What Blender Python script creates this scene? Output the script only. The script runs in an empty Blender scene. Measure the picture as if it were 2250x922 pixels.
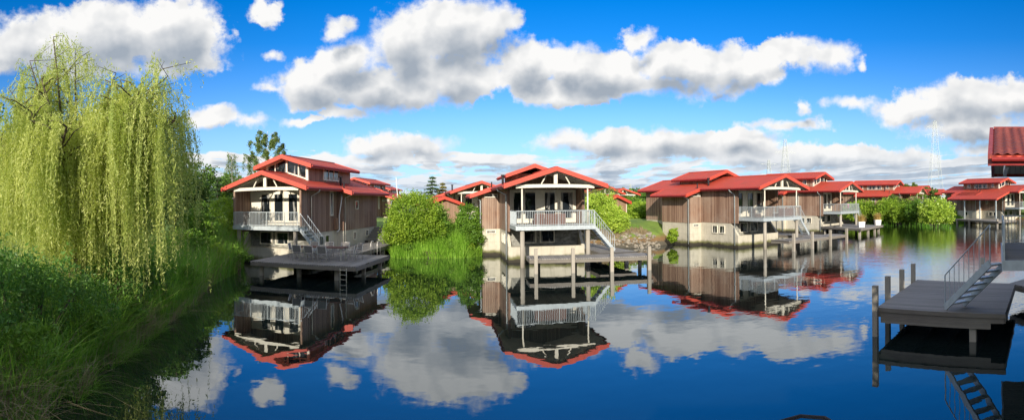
import bpy, math, random
import numpy as np
from mathutils import Vector, Matrix
R = math.radians
rnd = random.Random(7)
rng = np.random.default_rng(11)
sc = bpy.context.scene
COL = sc.collection
F, H = 1100.0, 4.3            # focal length (photo pixels per radian) and eye height over the water
CX, CY, ROLL = 1125.0, 441.0, 8.0/1100.0
SUN_AZ, SUN_EL = R(188.0), R(21.0)    # sun behind the camera, a little to the left

# ------------------------------------------------------------------ helpers
def pt(px, py, h=0.0):
    """point of height h that the photo shows at px, py"""
    th = (px-CX)/F; hy = CY - 8.0*math.sin(th)
    d = (H-h)*F/(py-hy)
    return Vector((d*math.sin(th), d*math.cos(th), h))
def pd(px, d, h=0.0):
    th = (px-CX)/F
    return Vector((d*math.sin(th), d*math.cos(th), h))

def tag(o, label=None, cat=None, group=None, kind=None):
    if label: o['label'] = label
    if cat: o['category'] = cat
    if group: o['group'] = group
    if kind: o['kind'] = kind
    return o
def empty(name, loc=(0,0,0), rz=0.0):
    o = bpy.data.objects.new(name, None); COL.objects.link(o)
    o.location = loc; o.rotation_euler = (0,0,rz); o.empty_display_size = .3
    return o
def copy_tree(o, parent=None):
    c = o.copy(); COL.objects.link(c)
    if parent: c.parent = parent
    for ch in list(o.children): copy_tree(ch, c)
    return c

class MB:
    def __init__(s): s.v = []; s.f = []
    def poly(s, vs, fs):
        n = len(s.v); s.v += [tuple(p) for p in vs]; s.f += [tuple(i+n for i in f) for f in fs]; return s
    def box(s, x0,x1,y0,y1,z0,z1):
        return s.poly([(x0,y0,z0),(x1,y0,z0),(x1,y1,z0),(x0,y1,z0),(x0,y0,z1),(x1,y0,z1),(x1,y1,z1),(x0,y1,z1)],
            [(0,3,2,1),(4,5,6,7),(0,1,5,4),(1,2,6,5),(2,3,7,6),(3,0,4,7)])
    def bar(s, a, b, w, h=None, up=(0,0,1)):
        h = h or w; a = Vector(a); b = Vector(b); d = (b-a).normalized(); u = Vector(up)
        if abs(d.dot(u)) > .98: u = Vector((0,1,0))
        r = d.cross(u).normalized(); u = r.cross(d).normalized(); r *= w/2; u *= h/2
        return s.poly([a-r-u,a+r-u,a+r+u,a-r+u,b-r-u,b+r-u,b+r+u,b-r+u],
            [(0,1,2,3),(7,6,5,4),(0,4,5,1),(1,5,6,2),(2,6,7,3),(3,7,4,0)])
    def tube(s, pts, r, n=8, r2=None):
        pts = [Vector(p) for p in pts]; m = len(pts); base = len(s.v); prev = None
        for i,p in enumerate(pts):
            d = (pts[min(i+1,m-1)]-pts[max(i-1,0)]).normalized()
            u = Vector((0,0,1)) if abs(d.z) < .9 else Vector((1,0,0))
            if prev is not None: u = prev
            a = (u - d*u.dot(d)).normalized(); b = d.cross(a); prev = a
            rr = r if r2 is None else r + (r2-r)*i/max(1,m-1)
            for k in range(n):
                t = 2*math.pi*k/n; s.v.append(tuple(p + a*rr*math.cos(t) + b*rr*math.sin(t)))
        for i in range(m-1):
            for k in range(n):
                k2 = (k+1) % n
                s.f.append((base+i*n+k, base+i*n+k2, base+(i+1)*n+k2, base+(i+1)*n+k))
        s.f.append(tuple(base+k for k in range(n))[::-1]); s.f.append(tuple(base+(m-1)*n+k for k in range(n)))
        return s
    def prism(s, poly, axis, a, b):
        """extrude a 2-D polygon; axis 'y': poly in xz, 'x': poly in yz, 'z': poly in xy"""
        n = len(poly)
        def P(p, t): return (p[0],t,p[1]) if axis=='y' else ((t,p[0],p[1]) if axis=='x' else (p[0],p[1],t))
        return s.poly([P(p,a) for p in poly]+[P(p,b) for p in poly],
            [tuple(range(n))[::-1], tuple(range(n,2*n))]+[(i,(i+1)%n,n+(i+1)%n,n+i) for i in range(n)])
    def build(s, name, mat, parent=None, smooth=False, bevel=0.0):
        me = bpy.data.meshes.new(name); me.from_pydata(s.v, [], s.f); me.validate()
        import bmesh
        bm = bmesh.new(); bm.from_mesh(me); bmesh.ops.recalc_face_normals(bm, faces=bm.faces)
        bm.to_mesh(me); bm.free()
        if smooth: me.shade_smooth()
        o = bpy.data.objects.new(name, me); COL.objects.link(o)
        if mat: me.materials.append(mat)
        if parent: o.parent = parent
        if bevel:
            m = o.modifiers.new('bevel','BEVEL'); m.width = bevel; m.segments = 2; m.limit_method = 'ANGLE'
        return o

def np_mesh(name, verts, quads, mat, parent=None, var=None, smooth=False):
    me = bpy.data.meshes.new(name); nv = len(verts); nf, k = quads.shape
    me.vertices.add(nv); me.vertices.foreach_set('co', verts.astype(np.float32).ravel())
    me.loops.add(nf*k); me.loops.foreach_set('vertex_index', quads.astype(np.int32).ravel())
    me.polygons.add(nf); me.polygons.foreach_set('loop_start', np.arange(nf,dtype=np.int32)*k)
    me.update(calc_edges=True)
    if var is not None:
        at = me.attributes.new('var','FLOAT','POINT'); at.data.foreach_set('value', var.astype(np.float32))
    if smooth: me.shade_smooth()
    o = bpy.data.objects.new(name, me); COL.objects.link(o); me.materials.append(mat)
    if parent: o.parent = parent
    return o

# ------------------------------------------------------------------ materials
class NT:
    def __init__(s, tree): s.t = tree; s.n = tree.nodes; s.l = tree.links
    def new(s, t, **kw):
        n = s.n.new(t)
        for k,v in kw.items(): setattr(n,k,v)
        return n
    def put(s, sock, v):
        if isinstance(v, bpy.types.NodeSocket): s.l.new(v, sock)
        elif v is not None: sock.default_value = v
    def math(s, op, a, b=None, c=None, clamp=False):
        n = s.new('ShaderNodeMath', operation=op, use_clamp=clamp)
        for i,v in enumerate((a,b,c)):
            if v is not None: s.put(n.inputs[i], v)
        return n.outputs[0]
    def vmath(s, op, a, b=None, c=None):
        n = s.new('ShaderNodeVectorMath', operation=op)
        for i,v in enumerate((a,b,c)):
            if v is not None: s.put(n.inputs[i], v)
        return n.outputs['Value'] if op in ('LENGTH','DOT_PRODUCT') else n.outputs[0]
    def mix(s, fac, a, b):
        n = s.new('ShaderNodeMix', data_type='RGBA')
        s.put(n.inputs[0], fac); s.put(n.inputs[6], a); s.put(n.inputs[7], b); return n.outputs[2]
    def noise(s, vec, scale, detail=3, rough=.5, col=False):
        n = s.new('ShaderNodeTexNoise'); s.put(n.inputs['Vector'], vec)
        n.inputs['Scale'].default_value = scale; n.inputs['Detail'].default_value = detail; n.inputs['Roughness'].default_value = rough
        return n.outputs['Color' if col else 'Fac']
    def maprange(s, v, a, b, c=0., d=1., interp='LINEAR'):
        n = s.new('ShaderNodeMapRange', interpolation_type=interp); s.put(n.inputs[0], v)
        for i,x in enumerate((a,b,c,d)): s.put(n.inputs[i+1], x)
        return n.outputs[0]
    def sep(s, v):
        n = s.new('ShaderNodeSeparateXYZ'); s.put(n.inputs[0], v); return n.outputs
    def comb(s, x, y, z=0.):
        n = s.new('ShaderNodeCombineXYZ')
        for i,v in enumerate((x,y,z)): s.put(n.inputs[i], v)
        return n.outputs[0]
    def bump(s, h, strength=.5, dist=.02):
        n = s.new('ShaderNodeBump'); s.put(n.inputs['Height'], h); n.inputs['Strength'].default_value = strength
        n.inputs['Distance'].default_value = dist; return n.outputs[0]

def c4(c): return (c[0],c[1],c[2],1.)
def mat_new(name):
    m = bpy.data.materials.new(name); m.use_nodes = True
    t = NT(m.node_tree); return m, t, t.n['Principled BSDF']
def simple(name, col, rough=.6, metal=0., var=.12, scale=6., bump=0.):
    m,t,b = mat_new(name)
    co = t.new('ShaderNodeTexCoord').outputs['Object']
    n = t.noise(co, scale, 4, .6)
    d = [c*(1-var*2) for c in col]; l = [min(1,c*(1+var)) for c in col]
    t.put(b.inputs['Base Color'], t.mix(t.maprange(n,.3,.7), c4(d), c4(l)))
    b.inputs['Roughness'].default_value = rough; b.inputs['Metallic'].default_value = metal
    if bump: t.put(b.inputs['Normal'], t.bump(n, .6, bump))
    return m

def board_mat(name, cols, pitch=.15, axis='xy', rough=.75, wear=.5, gap=.06, streak=(3,3,.5)):
    """boards across `axis`, each with a tone of its own"""
    m,t,b = mat_new(name)
    co = t.new('ShaderNodeTexCoord').outputs['Object']; x,y,z = t.sep(co)
    a = {'xy': t.math('ADD',x,y), 'x': x, 'y': y, 'z': z}[axis]
    q = t.math('DIVIDE', a, pitch); fl = t.math('FLOOR', q); fr = t.math('FRACT', q)
    w = t.new('ShaderNodeTexWhiteNoise', noise_dimensions='1D'); t.put(w.inputs['W'], fl)
    rnd_ = w.outputs['Value']
    vs = t.vmath('MULTIPLY', co, streak)
    st = t.noise(vs, 3., 5, .65); big = t.noise(co, .5, 3, .6)
    mixf = t.math('ADD', t.math('MULTIPLY', rnd_, .6), t.math('MULTIPLY', t.math('SUBTRACT', st, .5), wear*1.6), clamp=True)
    c = t.mix(mixf, c4(cols[0]), c4(cols[1]))
    c = t.mix(t.maprange(big,.45,.75,0,.55), c, c4(cols[2]))
    edge = t.math('LESS_THAN', t.math('ABSOLUTE', t.math('SUBTRACT', fr, .5)), .5-gap)
    c = t.mix(edge, c4([k*.3 for k in cols[0]]), c)
    t.put(b.inputs['Base Color'], c); b.inputs['Roughness'].default_value = rough
    hgt = t.math('ADD', t.math('MULTIPLY', edge, 1.), t.math('MULTIPLY', st, .25))
    t.put(b.inputs['Normal'], t.bump(hgt, .6, .012))
    return m

def concrete_mat(name, col, water=True):
    m,t,b = mat_new(name)
    co = t.new('ShaderNodeTexCoord').outputs['Object']; x,y,z = t.sep(co)
    n1 = t.noise(co, 1.3, 5, .65); n2 = t.noise(co, 22., 3, .6)
    drip = t.noise(t.vmath('MULTIPLY', co, (4.,4.,.35)), 1.6, 4, .6)
    c = t.mix(t.maprange(n1,.35,.7), c4(col), c4([k*.78 for k in col]))
    c = t.mix(t.maprange(drip,.52,.75,0,.45), c, c4([col[0]*.5,col[1]*.5,col[2]*.45]))
    # joints between the cast panels
    fr = t.math('FRACT', t.math('DIVIDE', t.math('ADD', x, y), 1.2)); j = t.math('LESS_THAN', fr, .018)
    j2 = t.math('LESS_THAN', t.math('FRACT', t.math('DIVIDE', t.math('ADD', z, .1), 1.15)), .02)
    jj = t.math('MAXIMUM', j, j2)
    c = t.mix(t.math('MULTIPLY', jj, .22), c, c4([k*.45 for k in col]))
    if water:
        wl = t.math('ADD', z, t.math('MULTIPLY', t.math('SUBTRACT', n1, .5), -.5))
        c = t.mix(t.maprange(wl, .52,.30), c, (.17,.17,.07,1)); c = t.mix(t.maprange(wl,.27,.14), c, (.035,.03,.02,1))
    t.put(b.inputs['Base Color'], c); b.inputs['Roughness'].default_value = .85
    t.put(b.inputs['Normal'], t.bump(t.math('ADD', n2, t.math('MULTIPLY', jj, -2.)), .4, .01))
    return m

def stone_mat(name, col):
    m,t,b = mat_new(name); co = t.new('ShaderNodeTexCoord').outputs['Object']
    w = t.vmath('ADD', co, t.vmath('MULTIPLY', t.noise(co,1.2,3,.5,True), (.8,.8,.4)))
    n = t.noise(t.vmath('MULTIPLY', w, (1.,1.,2.6)), 2.2, 5, .7)
    c = t.mix(t.maprange(n,.38,.62), c4([k*.55 for k in col]), c4([min(1,k*1.5) for k in col]))
    t.put(b.inputs['Base Color'], c); b.inputs['Roughness'].default_value = .9
    t.put(b.inputs['Normal'], t.bump(n,.8,.05)); return m

def roof_mat(name, col, ribs=True):
    m,t,b = mat_new(name); co = t.new('ShaderNodeTexCoord').outputs['Object']; x,y,z = t.sep(co)
    n = t.noise(co, .9, 4, .6); n2 = t.noise(co, 9., 3, .6)
    c = t.mix(t.maprange(n,.35,.7), c4(col), c4([col[0]*.80,col[1]*1.1,col[2]*1.1]))
    c = t.mix(t.maprange(n2,.6,.8,0,.35), c, c4([k*.6 for k in col]))
    stn = t.noise(t.vmath('MULTIPLY', co, (.5,3.,.5)), 1.4, 5, .65)
    c = t.mix(t.maprange(stn,.48,.75,0,.6), c, (.34,.085,.06,1)); c = t.mix(t.maprange(t.noise(co,2.3,5,.7),.6,.78,0,.4), c, (.50,.16,.12,1))
    if ribs: c = t.mix(t.maprange(t.math('SINE', t.math('MULTIPLY', y, 2*math.pi/.24)), -.35, -.9, 0, .42), c, (.20,.02,.015,1))  # groove shading between the ribs, darkened into the base colour
    t.put(b.inputs['Base Color'], c); b.inputs['Roughness'].default_value = .62; b.inputs['Specular IOR Level'].default_value = .3
    if ribs:
        rib = t.math('SINE', t.math('MULTIPLY', y, 2*math.pi/.24))
        row = t.math('FRACT', t.math('DIVIDE', x, .36))
        t.put(b.inputs['Normal'], t.bump(t.math('ADD', t.math('MULTIPLY', rib, .5), t.math('MULTIPLY', row, .45)), .9, .035))
    return m

def leaf_mat(name, c0, c1, c2=None, trans=.35, rough=.5):
    m,t,b = mat_new(name)
    v = t.new('ShaderNodeAttribute', attribute_name='var').outputs['Fac']
    co = t.new('ShaderNodeTexCoord').outputs['Object']
    c = t.mix(v, c4(c0), c4(c1))
    if c2: c = t.mix(t.maprange(t.noise(co, .7, 3, .6), .42,.68,0,.8), c, c4(c2))
    t.put(b.inputs['Base Color'], c); b.inputs['Roughness'].default_value = rough
    b.inputs['Specular IOR Level'].default_value = .3
    tr = t.new('ShaderNodeBsdfTranslucent'); t.put(tr.inputs[0], t.mix(.5, c, c4([c1[0]*1.3,c1[1]*1.4,c1[2]*.7])))
    mx = t.new('ShaderNodeMixShader'); mx.inputs[0].default_value = trans
    t.l.new(b.outputs[0], mx.inputs[1]); t.l.new(tr.outputs[0], mx.inputs[2])
    t.l.new(mx.outputs[0], t.n['Material Output'].inputs[0]); return m

def glass_mat(name, tint=(.012,.016,.02)):
    m,t,b = mat_new(name); co = t.new('ShaderNodeTexCoord').outputs['Object']
    n = t.noise(t.vmath('MULTIPLY', co, (1.5,1.5,.25)), 2., 2, .5)
    t.put(b.inputs['Base Color'], t.mix(t.maprange(n,.54,.60), c4(tint), (.30,.30,.28,1)))
    b.inputs['Roughness'].default_value = .03; b.inputs['IOR'].default_value = 1.6
    t.put(b.inputs['Normal'], t.bump(t.noise(co,.9,1,.4), .15, .02)); return m

M = dict(
  wood=board_mat('cladding', [(.19,.105,.07),(.54,.375,.265),(.45,.375,.30)], .145, 'xy', streak=(5,5,.35)),
  woodpale=board_mat('cladding_pale', [(.30,.17,.10),(.42,.27,.18),(.33,.27,.22)], .145, 'xy', streak=(5,5,.35)),
  deck=board_mat('deck_boards', [(.19,.18,.165),(.37,.35,.32),(.28,.27,.255)], .145, 'x', streak=(3,.4,3), gap=.07),
  deckY=board_mat('deck_boards_long', [(.19,.18,.165),(.37,.35,.32),(.28,.27,.255)], .145, 'y', streak=(.4,3,3), gap=.07),
  conc=concrete_mat('concrete', (.62,.58,.47)), stone=stone_mat('grey_stone', (.24,.24,.215)),
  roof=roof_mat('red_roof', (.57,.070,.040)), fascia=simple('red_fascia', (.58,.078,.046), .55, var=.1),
  white=simple('cream_paint', (.76,.72,.60), .45, var=.04), soffit=board_mat('soffit', [(.55,.53,.46),(.66,.63,.55),(.5,.48,.42)], .2, 'y', gap=.03),
  steel=simple('galvanised', (.50,.56,.58), .45, .3, var=.08), darkmetal=simple('dark_metal', (.02,.02,.024), .8, 0., var=.1),
  glass=glass_mat('window_glass'), post=board_mat('grey_timber', [(.30,.27,.22),(.48,.44,.37),(.38,.36,.31)], .3, 'xy', streak=(6,6,.5), gap=0.),
  beam=board_mat('dark_timber', [(.16,.14,.12),(.33,.30,.25),(.24,.23,.19)], .5, 'z', streak=(1,1,5), gap=0.),
  wicker=simple('brown_wicker', (.16,.075,.055), .8, var=.3, scale=40, bump=.01),
  cushion=simple('cushion', (.55,.52,.46), .9, var=.06), alu=simple('aluminium', (.62,.60,.54), .4, .5, var=.08),
  greyfab=simple('grey_mesh_fabric', (.20,.19,.18), .8, var=.1), whiteplast=simple('white_plastic', (.78,.77,.74), .4, var=.03),
  pink=simple('pink_fabric', (.7,.25,.35), .8, var=.05), rubber=simple('pale_rubber', (.70,.69,.62), .5, var=.05),
  bark=simple('bark', (.10,.075,.05), .9, var=.35, scale=9, bump=.03), birchbark=simple('birch_bark', (.55,.53,.48), .8, var=.25, scale=5),
  willow=leaf_mat('willow_leaves', (.33,.40,.08), (.72,.74,.27), (.27,.37,.08), .42),
  bush=leaf_mat('bush_leaves', (.16,.28,.02), (.40,.54,.06), (.13,.25,.02), .32),
  bush2=leaf_mat('darker_bush_leaves', (.08,.19,.02), (.22,.38,.045), (.08,.17,.018), .3),
  laurel=leaf_mat('laurel_leaves', (.22,.36,.035), (.52,.66,.10), None, .28, .35),
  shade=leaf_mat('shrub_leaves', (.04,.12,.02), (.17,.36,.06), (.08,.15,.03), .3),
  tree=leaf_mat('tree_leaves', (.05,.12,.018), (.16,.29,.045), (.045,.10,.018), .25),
  conifer=leaf_mat('conifer_needles', (.03,.07,.03), (.10,.17,.06), None, .15),
  yellowconifer=leaf_mat('golden_conifer_needles', (.14,.15,.03), (.32,.30,.07), None, .15),
  birch=leaf_mat('birch_leaves', (.08,.14,.03), (.20,.28,.07), None, .3),
  fresh=leaf_mat('fresh_grass', (.16,.34,.03), (.42,.66,.10), None, .35),
  grass=leaf_mat('bank_grass', (.09,.24,.025), (.28,.52,.065), None, .3), dry=leaf_mat('dry_grass', (.26,.19,.11), (.45,.37,.24), None, .2),
  drygold=leaf_mat('golden_grass', (.36,.24,.07), (.62,.46,.17), None, .2),
)

# ------------------------------------------------------------------ foliage builders
def leaves(centers, size, aspect=.5, hang=0.0, dirs=None, sizevar=.4):
    n = len(centers)
    a = rng.normal(size=(n,3)) if dirs is None else dirs + rng.normal(size=(n,3))*.35
    a[:,2] -= hang; a /= np.linalg.norm(a,axis=1)[:,None]+1e-9
    b = rng.normal(size=(n,3)); b -= a*(a*b).sum(1)[:,None]; b /= np.linalg.norm(b,axis=1)[:,None]+1e-9
    s = size*(1+sizevar*rng.uniform(-1,1,n))[:,None]
    v = np.empty((n,4,3)); v[:,0] = centers-a*s*.5; v[:,1] = centers+b*s*aspect*.5; v[:,2] = centers+a*s*.5; v[:,3] = centers-b*s*aspect*.5
    q = np.arange(n*4).reshape(n,4)
    return v.reshape(-1,3), q

def lump(n, seed, k=9, amp=.28):
    """unit directions with a bumpy radius"""
    r = np.random.default_rng(seed); d = rng.normal(size=(n,3)); d /= np.linalg.norm(d,axis=1)[:,None]
    c = r.normal(size=(k,3)); c /= np.linalg.norm(c,axis=1)[:,None]; w = r.uniform(.3,1,k)
    f = np.zeros(n)
    for i in range(k): f = np.maximum(f, w[i]*np.exp(-((1-(d@c[i]))*7)))
    return d, 1-amp+amp*1.3*f
def blob_leaves(blobs, n, size, aspect=.55, seed=0, shell=.35, hang=0., floor=None):
    """blobs: (cx,cy,cz,rx,ry,rz). leaves near the lumpy surface of each, thinning inwards"""
    vol = np.array([b[3]*b[4]+b[4]*b[5]+b[3]*b[5] for b in blobs]); cnt = (n*vol/vol.sum()).astype(int)
    C = []; VR = []
    for i,(b,m) in enumerate(zip(blobs,cnt)):
        m1 = int(m*.72); nc = max(8,m1//26); d, f = lump(nc, seed*31+i, k=16)     # sprays of leaves at the twig ends
        t = (1 - shell*.8*rng.uniform(0,1,nc)**1.5)*(1+.09*rng.normal(size=nc)*(rng.uniform(size=nc)<.5))
        cc = d*(f*t)[:,None]; tone = rng.normal(.52,.2,nc); w_ = rng.integers(0,nc,m1); rad = np.array(b[3:6])
        C.append(np.array(b[:3]) + cc[w_]*rad + rng.normal(size=(m1,3))*rad.mean()*.085*np.array([1,1,.8])); VR.append(np.clip(tone[w_]+rng.normal(size=m1)*.14,0,1))
        m2 = m-m1; d, f = lump(m2, seed*31+i, k=16); t = 1-shell*(.15+.85*rng.uniform(0,1,m2))
        C.append(np.array(b[:3]) + d*(f*t)[:,None]*rad); VR.append(np.clip(rng.normal(.4,.2,m2),0,1))
    C = np.concatenate(C); VR = np.concatenate(VR)
    if floor is not None:
        k = C[:,2] > floor; C = C[k]; VR = VR[k]
    v,q = leaves(C, size, aspect, hang)
    return v,q,np.repeat(VR,4)
def limbs(mb, base, top, r, n, spread, h0=.45, seed=1):
    q = random.Random(seed); b = Vector(base); t = Vector(top)
    mid = b.lerp(t,.5)+Vector((q.uniform(-.1,.1),q.uniform(-.1,.1),0))
    mb.tube([b, mid, t], r, 8, r*.25)
    for i in range(n):
        k = h0+(1-h0)*i/n; p = b.lerp(t,k); an = i*2.4+q.uniform(-.4,.4)
        L = spread*(1.1-k*.55)*q.uniform(.7,1.1)
        e = p+Vector((math.cos(an)*L, math.sin(an)*L, L*q.uniform(.25,.7)))
        m2 = p.lerp(e,.5)+Vector((0,0,L*.12)); mb.tube([p,m2,e], r*.42*(1-k*.5), 6, r*.08)
def ground_z(x,y): return float(height(np.array([x]),np.array([y]))[0])

def tree(name, pos, h, w, mat, label, cat='tree', group=None, n=9000, leaf=.22, seed=1, crown0=.22, bark='bark', kblob=9, aspect=.55, hang=0., sparse=1.):
    x,y = pos[0],pos[1]; z = ground_z(x,y)-.1
    rt = empty(name, (x,y,z)); tag(rt, label, cat, group)
    q = random.Random(seed); mb = MB(); limbs(mb, (0,0,0), (q.uniform(-.2,.2),q.uniform(-.2,.2),h*.86), max(.07,h*.022), 9, w*.75, .3, seed)
    mb.build('trunk', M[bark], rt, True)
    bl = [(0,0,h*(crown0+1)/2, w*.62, w*.62, h*(1-crown0)/2*.96)]
    for i in range(kblob):
        an = i*2.399+q.random(); k = q.uniform(.05,.95); zz = h*(crown0+(1-crown0)*(.12+.74*k)); rad = w*(.55 if k<.7 else .32)*q.uniform(.7,1.15)
        s = w*q.uniform(.30,.48)*sparse; bl.append((math.cos(an)*rad, math.sin(an)*rad, zz, s, s, s*q.uniform(.7,1.)))
    v,qd,vr = blob_leaves(bl, n, leaf, aspect, seed, .75 if sparse>=1 else .95, hang)
    np_mesh('crown', v, qd, mat if not isinstance(mat,str) else M[mat], rt, vr)
    return rt

def bush(name, blobs, n, leaf, mat, label, cat='bush', group=None, seed=1, floor=None, shell=.4, stems=True, aspect=.55, hang=0.):
    """blobs in world coordinates"""
    cx,cy = blobs[0][0],blobs[0][1]; z = ground_z(cx,cy)
    rt = empty(name, (cx,cy,z)); tag(rt, label, cat, group)
    loc = [(b[0]-cx,b[1]-cy,b[2]-z)+tuple(b[3:]) for b in blobs]
    v,q,vr = blob_leaves(loc, n, leaf, aspect, seed, shell, hang, None if floor is None else floor-z)
    np_mesh('foliage', v, q, M[mat], rt, vr)
    if stems:
        mb = MB(); qq = random.Random(seed)
        for b in loc[:5]:
            for k in range(4):
                e = Vector((b[0]+qq.uniform(-.4,.4)*b[3], b[1]+qq.uniform(-.4,.4)*b[4], b[2]+qq.uniform(0,.5)*b[5]))
                s = Vector((b[0]*.3+qq.uniform(-.2,.2), b[1]*.3+qq.uniform(-.2,.2), -.2)); mb.tube([s, s.lerp(e,.5)+Vector((.1,0,.1)), e], .05, 5, .015)
        mb.build('stem', M['bark'], rt, True)
    return rt

def blades(points, h, w, lean=.35, segs=4, hv=.35, dirs=None):
    """curved tapering grass blades; points (n,3)"""
    n = len(points); an = rng.uniform(0,2*math.pi,n); hh = h*(1+hv*rng.uniform(-1,1,n))
    dx = np.stack([np.cos(an),np.sin(an),np.zeros(n)],1)
    if dirs is not None: dx = dx*.7+dirs; 
    sd = np.stack([-np.sin(an+rng.normal(size=n)),np.cos(an),np.zeros(n)],1); sd /= np.linalg.norm(sd,axis=1)[:,None]+1e-9
    le = lean*(.2+rng.uniform(0,1.4,n)); V = np.empty((n,(segs+1)*2,3))
    for i in range(segs+1):
        t = i/segs; c = points + dx*(le*hh*t**2)[:,None]; c[:,2] += hh*(t-.28*np.minimum(le,1.2)*t**3)
        ww = (w*(1-t*.92)*(.7+.6*min(1,t*3)))/2
        V[:,2*i] = c-sd*ww; V[:,2*i+1] = c+sd*ww
    base = (np.arange(n)*(segs+1)*2)[:,None]; Q = []
    for i in range(segs): Q.append(base+np.array([[2*i,2*i+1,2*i+3,2*i+2]]))
    Q = np.concatenate(Q,1).reshape(-1,4)
    return V.reshape(-1,3), Q, np.repeat(np.clip(rng.normal(.45,.25,n),0,1),(segs+1)*2)

# ------------------------------------------------------------------ terrain and water
SHORE = np.array([(-6,-9),(-6.8,0),(-8.0,5.5),(-9.8,9),(-11.4,13),(-13.0,17),(-14.9,21),(-16.2,25.5),(-17.6,29),(-20,32.5),(-17,35),(-13.6,41.5),(-10.9,41.8),
 (-9.6,39.2),(-8.7,37.2),(-6,37.6),(-3.6,38.0),(-2.6,39.5),(-1.6,43.2),(5,43.6),(8.4,42.9),(11,43.4),(13.5,44.6),(15.4,46.2),(19,49),(27,52),(31,57),(38,60),(46,63),(54,75),
 (61.2,74),(60.2,65),(60.6,57.5),(66,54.5),(72.5,53),(73,38),(75,-4),(30,-2),(20,-3),(12,-9)], float)
def height(X, Y):
    """signed distance to the water's edge -> height"""
    P = SHORE; n = len(P); d = np.full(X.shape, 1e9); inside = np.zeros(X.shape, bool)
    for i in range(n):
        a = P[i]; b = P[(i+1)%n]; e = b-a; t = np.clip(((X-a[0])*e[0]+(Y-a[1])*e[1])/(e@e),0,1)
        d = np.minimum(d, np.hypot(X-a[0]-t*e[0], Y-a[1]-t*e[1]))
        c = ((a[1]>Y)!=(b[1]>Y)) & (X < (b[0]-a[0])*(Y-a[1])/(b[1]-a[1]+1e-12)+a[0]); inside ^= c
    d = d + .26*np.sin(X*1.9+Y*.7)+.2*np.sin(Y*2.7-X*1.1)+.22*np.sin(Y*.83+1.)+.08*np.sin(X*5.1)*np.cos(Y*4.3)
    s = np.where(inside, -np.abs(d), d)
    left = np.clip((-X-5)/4,0,1)*np.clip((30-Y)/6,0,1)          # the near left bank is lower
    top = 2.0-1.0*left; L = 5.5
    t = np.clip((s+.1)/L,0,1); hgt = .02+top*(1-(1-t)**2.2)
    hgt = np.where(s < -.1, np.maximum(-1.5, (s+.1)*.7), hgt)
    return hgt + np.where(s>0, .05*np.sin(X*.8)*np.cos(Y*.9), 0)
def grid_mesh(name, xs, ys, mat, fn):
    X,Y = np.meshgrid(xs,ys); Z = fn(X,Y); v = np.stack([X,Y,Z],-1).reshape(-1,3); nx = len(xs); ny = len(ys)
    i = np.arange((nx-1)*(ny-1)); r = i//(nx-1); c = i%(nx-1); a = r*nx+c
    return np_mesh(name, v, np.stack([a,a+1,a+nx+1,a+nx],1), mat, smooth=True)
m,t,b = mat_new('ground'); co = t.new('ShaderNodeNewGeometry').outputs['Position']; x,y,z = t.sep(co)
n1 = t.noise(co,.35,5,.6); n2 = t.noise(co,3.,4,.65); n3 = t.noise(co,30.,3,.7)
g = t.mix(t.maprange(n1,.35,.65), (.11,.21,.025,1), (.20,.31,.045,1)); g = t.mix(t.maprange(n2,.45,.7,0,.5), g, (.055,.11,.018,1))
g = t.mix(t.maprange(n3,.4,.7,0,.35), g, (.2,.26,.06,1))
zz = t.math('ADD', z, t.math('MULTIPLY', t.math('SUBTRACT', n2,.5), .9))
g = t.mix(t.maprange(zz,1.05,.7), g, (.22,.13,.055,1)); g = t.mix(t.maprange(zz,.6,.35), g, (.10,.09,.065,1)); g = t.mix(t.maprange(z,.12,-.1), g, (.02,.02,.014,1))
t.put(b.inputs['Base Color'], g); b.inputs['Roughness'].default_value = .95
t.put(b.inputs['Normal'], t.bump(t.math('ADD', n2, t.math('MULTIPLY', n3,.3)), .8, .08)); M['ground'] = m
def axis(lo,hi,step,far):
    a = np.arange(lo,hi+.01,step); o = []; s = step
    p = hi
    while p < far: s *= 1.35; p += s; o.append(p)
    l = [lo-(q-hi) for q in o]
    return np.concatenate([np.array(l[::-1]),a,np.array(o)])
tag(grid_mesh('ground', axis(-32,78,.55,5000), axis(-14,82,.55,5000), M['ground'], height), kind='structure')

m,t,b = mat_new('water'); geo = t.new('ShaderNodeNewGeometry'); co = geo.outputs['Position']; x,y,z = t.sep(co)
c1 = t.noise(t.vmath('MULTIPLY', co, (.9,1.,1.)), 1.1, 2, .45); c2 = t.noise(t.vmath('MULTIPLY', co, (1.,1.,1.)), 5.5, 2, .5)
pat = t.noise(co, .07, 2, .5)
# breeze: calm to the left and near, rippled to the right and far
amt = t.maprange(t.math('ADD', x, t.math('MULTIPLY', t.math('SUBTRACT', pat, .5), 28.)), 4., 26., .08, 1., 'SMOOTHSTEP')
hgt = t.math('MULTIPLY', t.math('ADD', t.math('MULTIPLY', c1, .0085), t.math('MULTIPLY', c2, t.math('MULTIPLY', amt, .0050))), t.maprange(amt,.08,1.,.5,1.5))
bp = t.new('ShaderNodeBump'); bp.inputs['Strength'].default_value = 1.; bp.inputs['Distance'].default_value = 1.; t.put(bp.inputs['Height'], hgt)
b.inputs['Base Color'].default_value = (.006,.012,.012,1); b.inputs['Roughness'].default_value = .9; b.inputs['Specular IOR Level'].default_value = 0
gl = t.new('ShaderNodeBsdfGlossy'); gl.inputs['Roughness'].default_value = .0; gl.inputs['Color'].default_value = (.86,.90,.93,1); t.l.new(bp.outputs[0], gl.inputs['Normal'])
lw = t.new('ShaderNodeFresnel'); lw.inputs['IOR'].default_value = 2.1; t.l.new(bp.outputs[0], lw.inputs['Normal'])
mx = t.new('ShaderNodeMixShader'); t.put(mx.inputs[0], t.math('MINIMUM', t.math('MULTIPLY', lw.outputs[0], 1.38), 1.))
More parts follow.
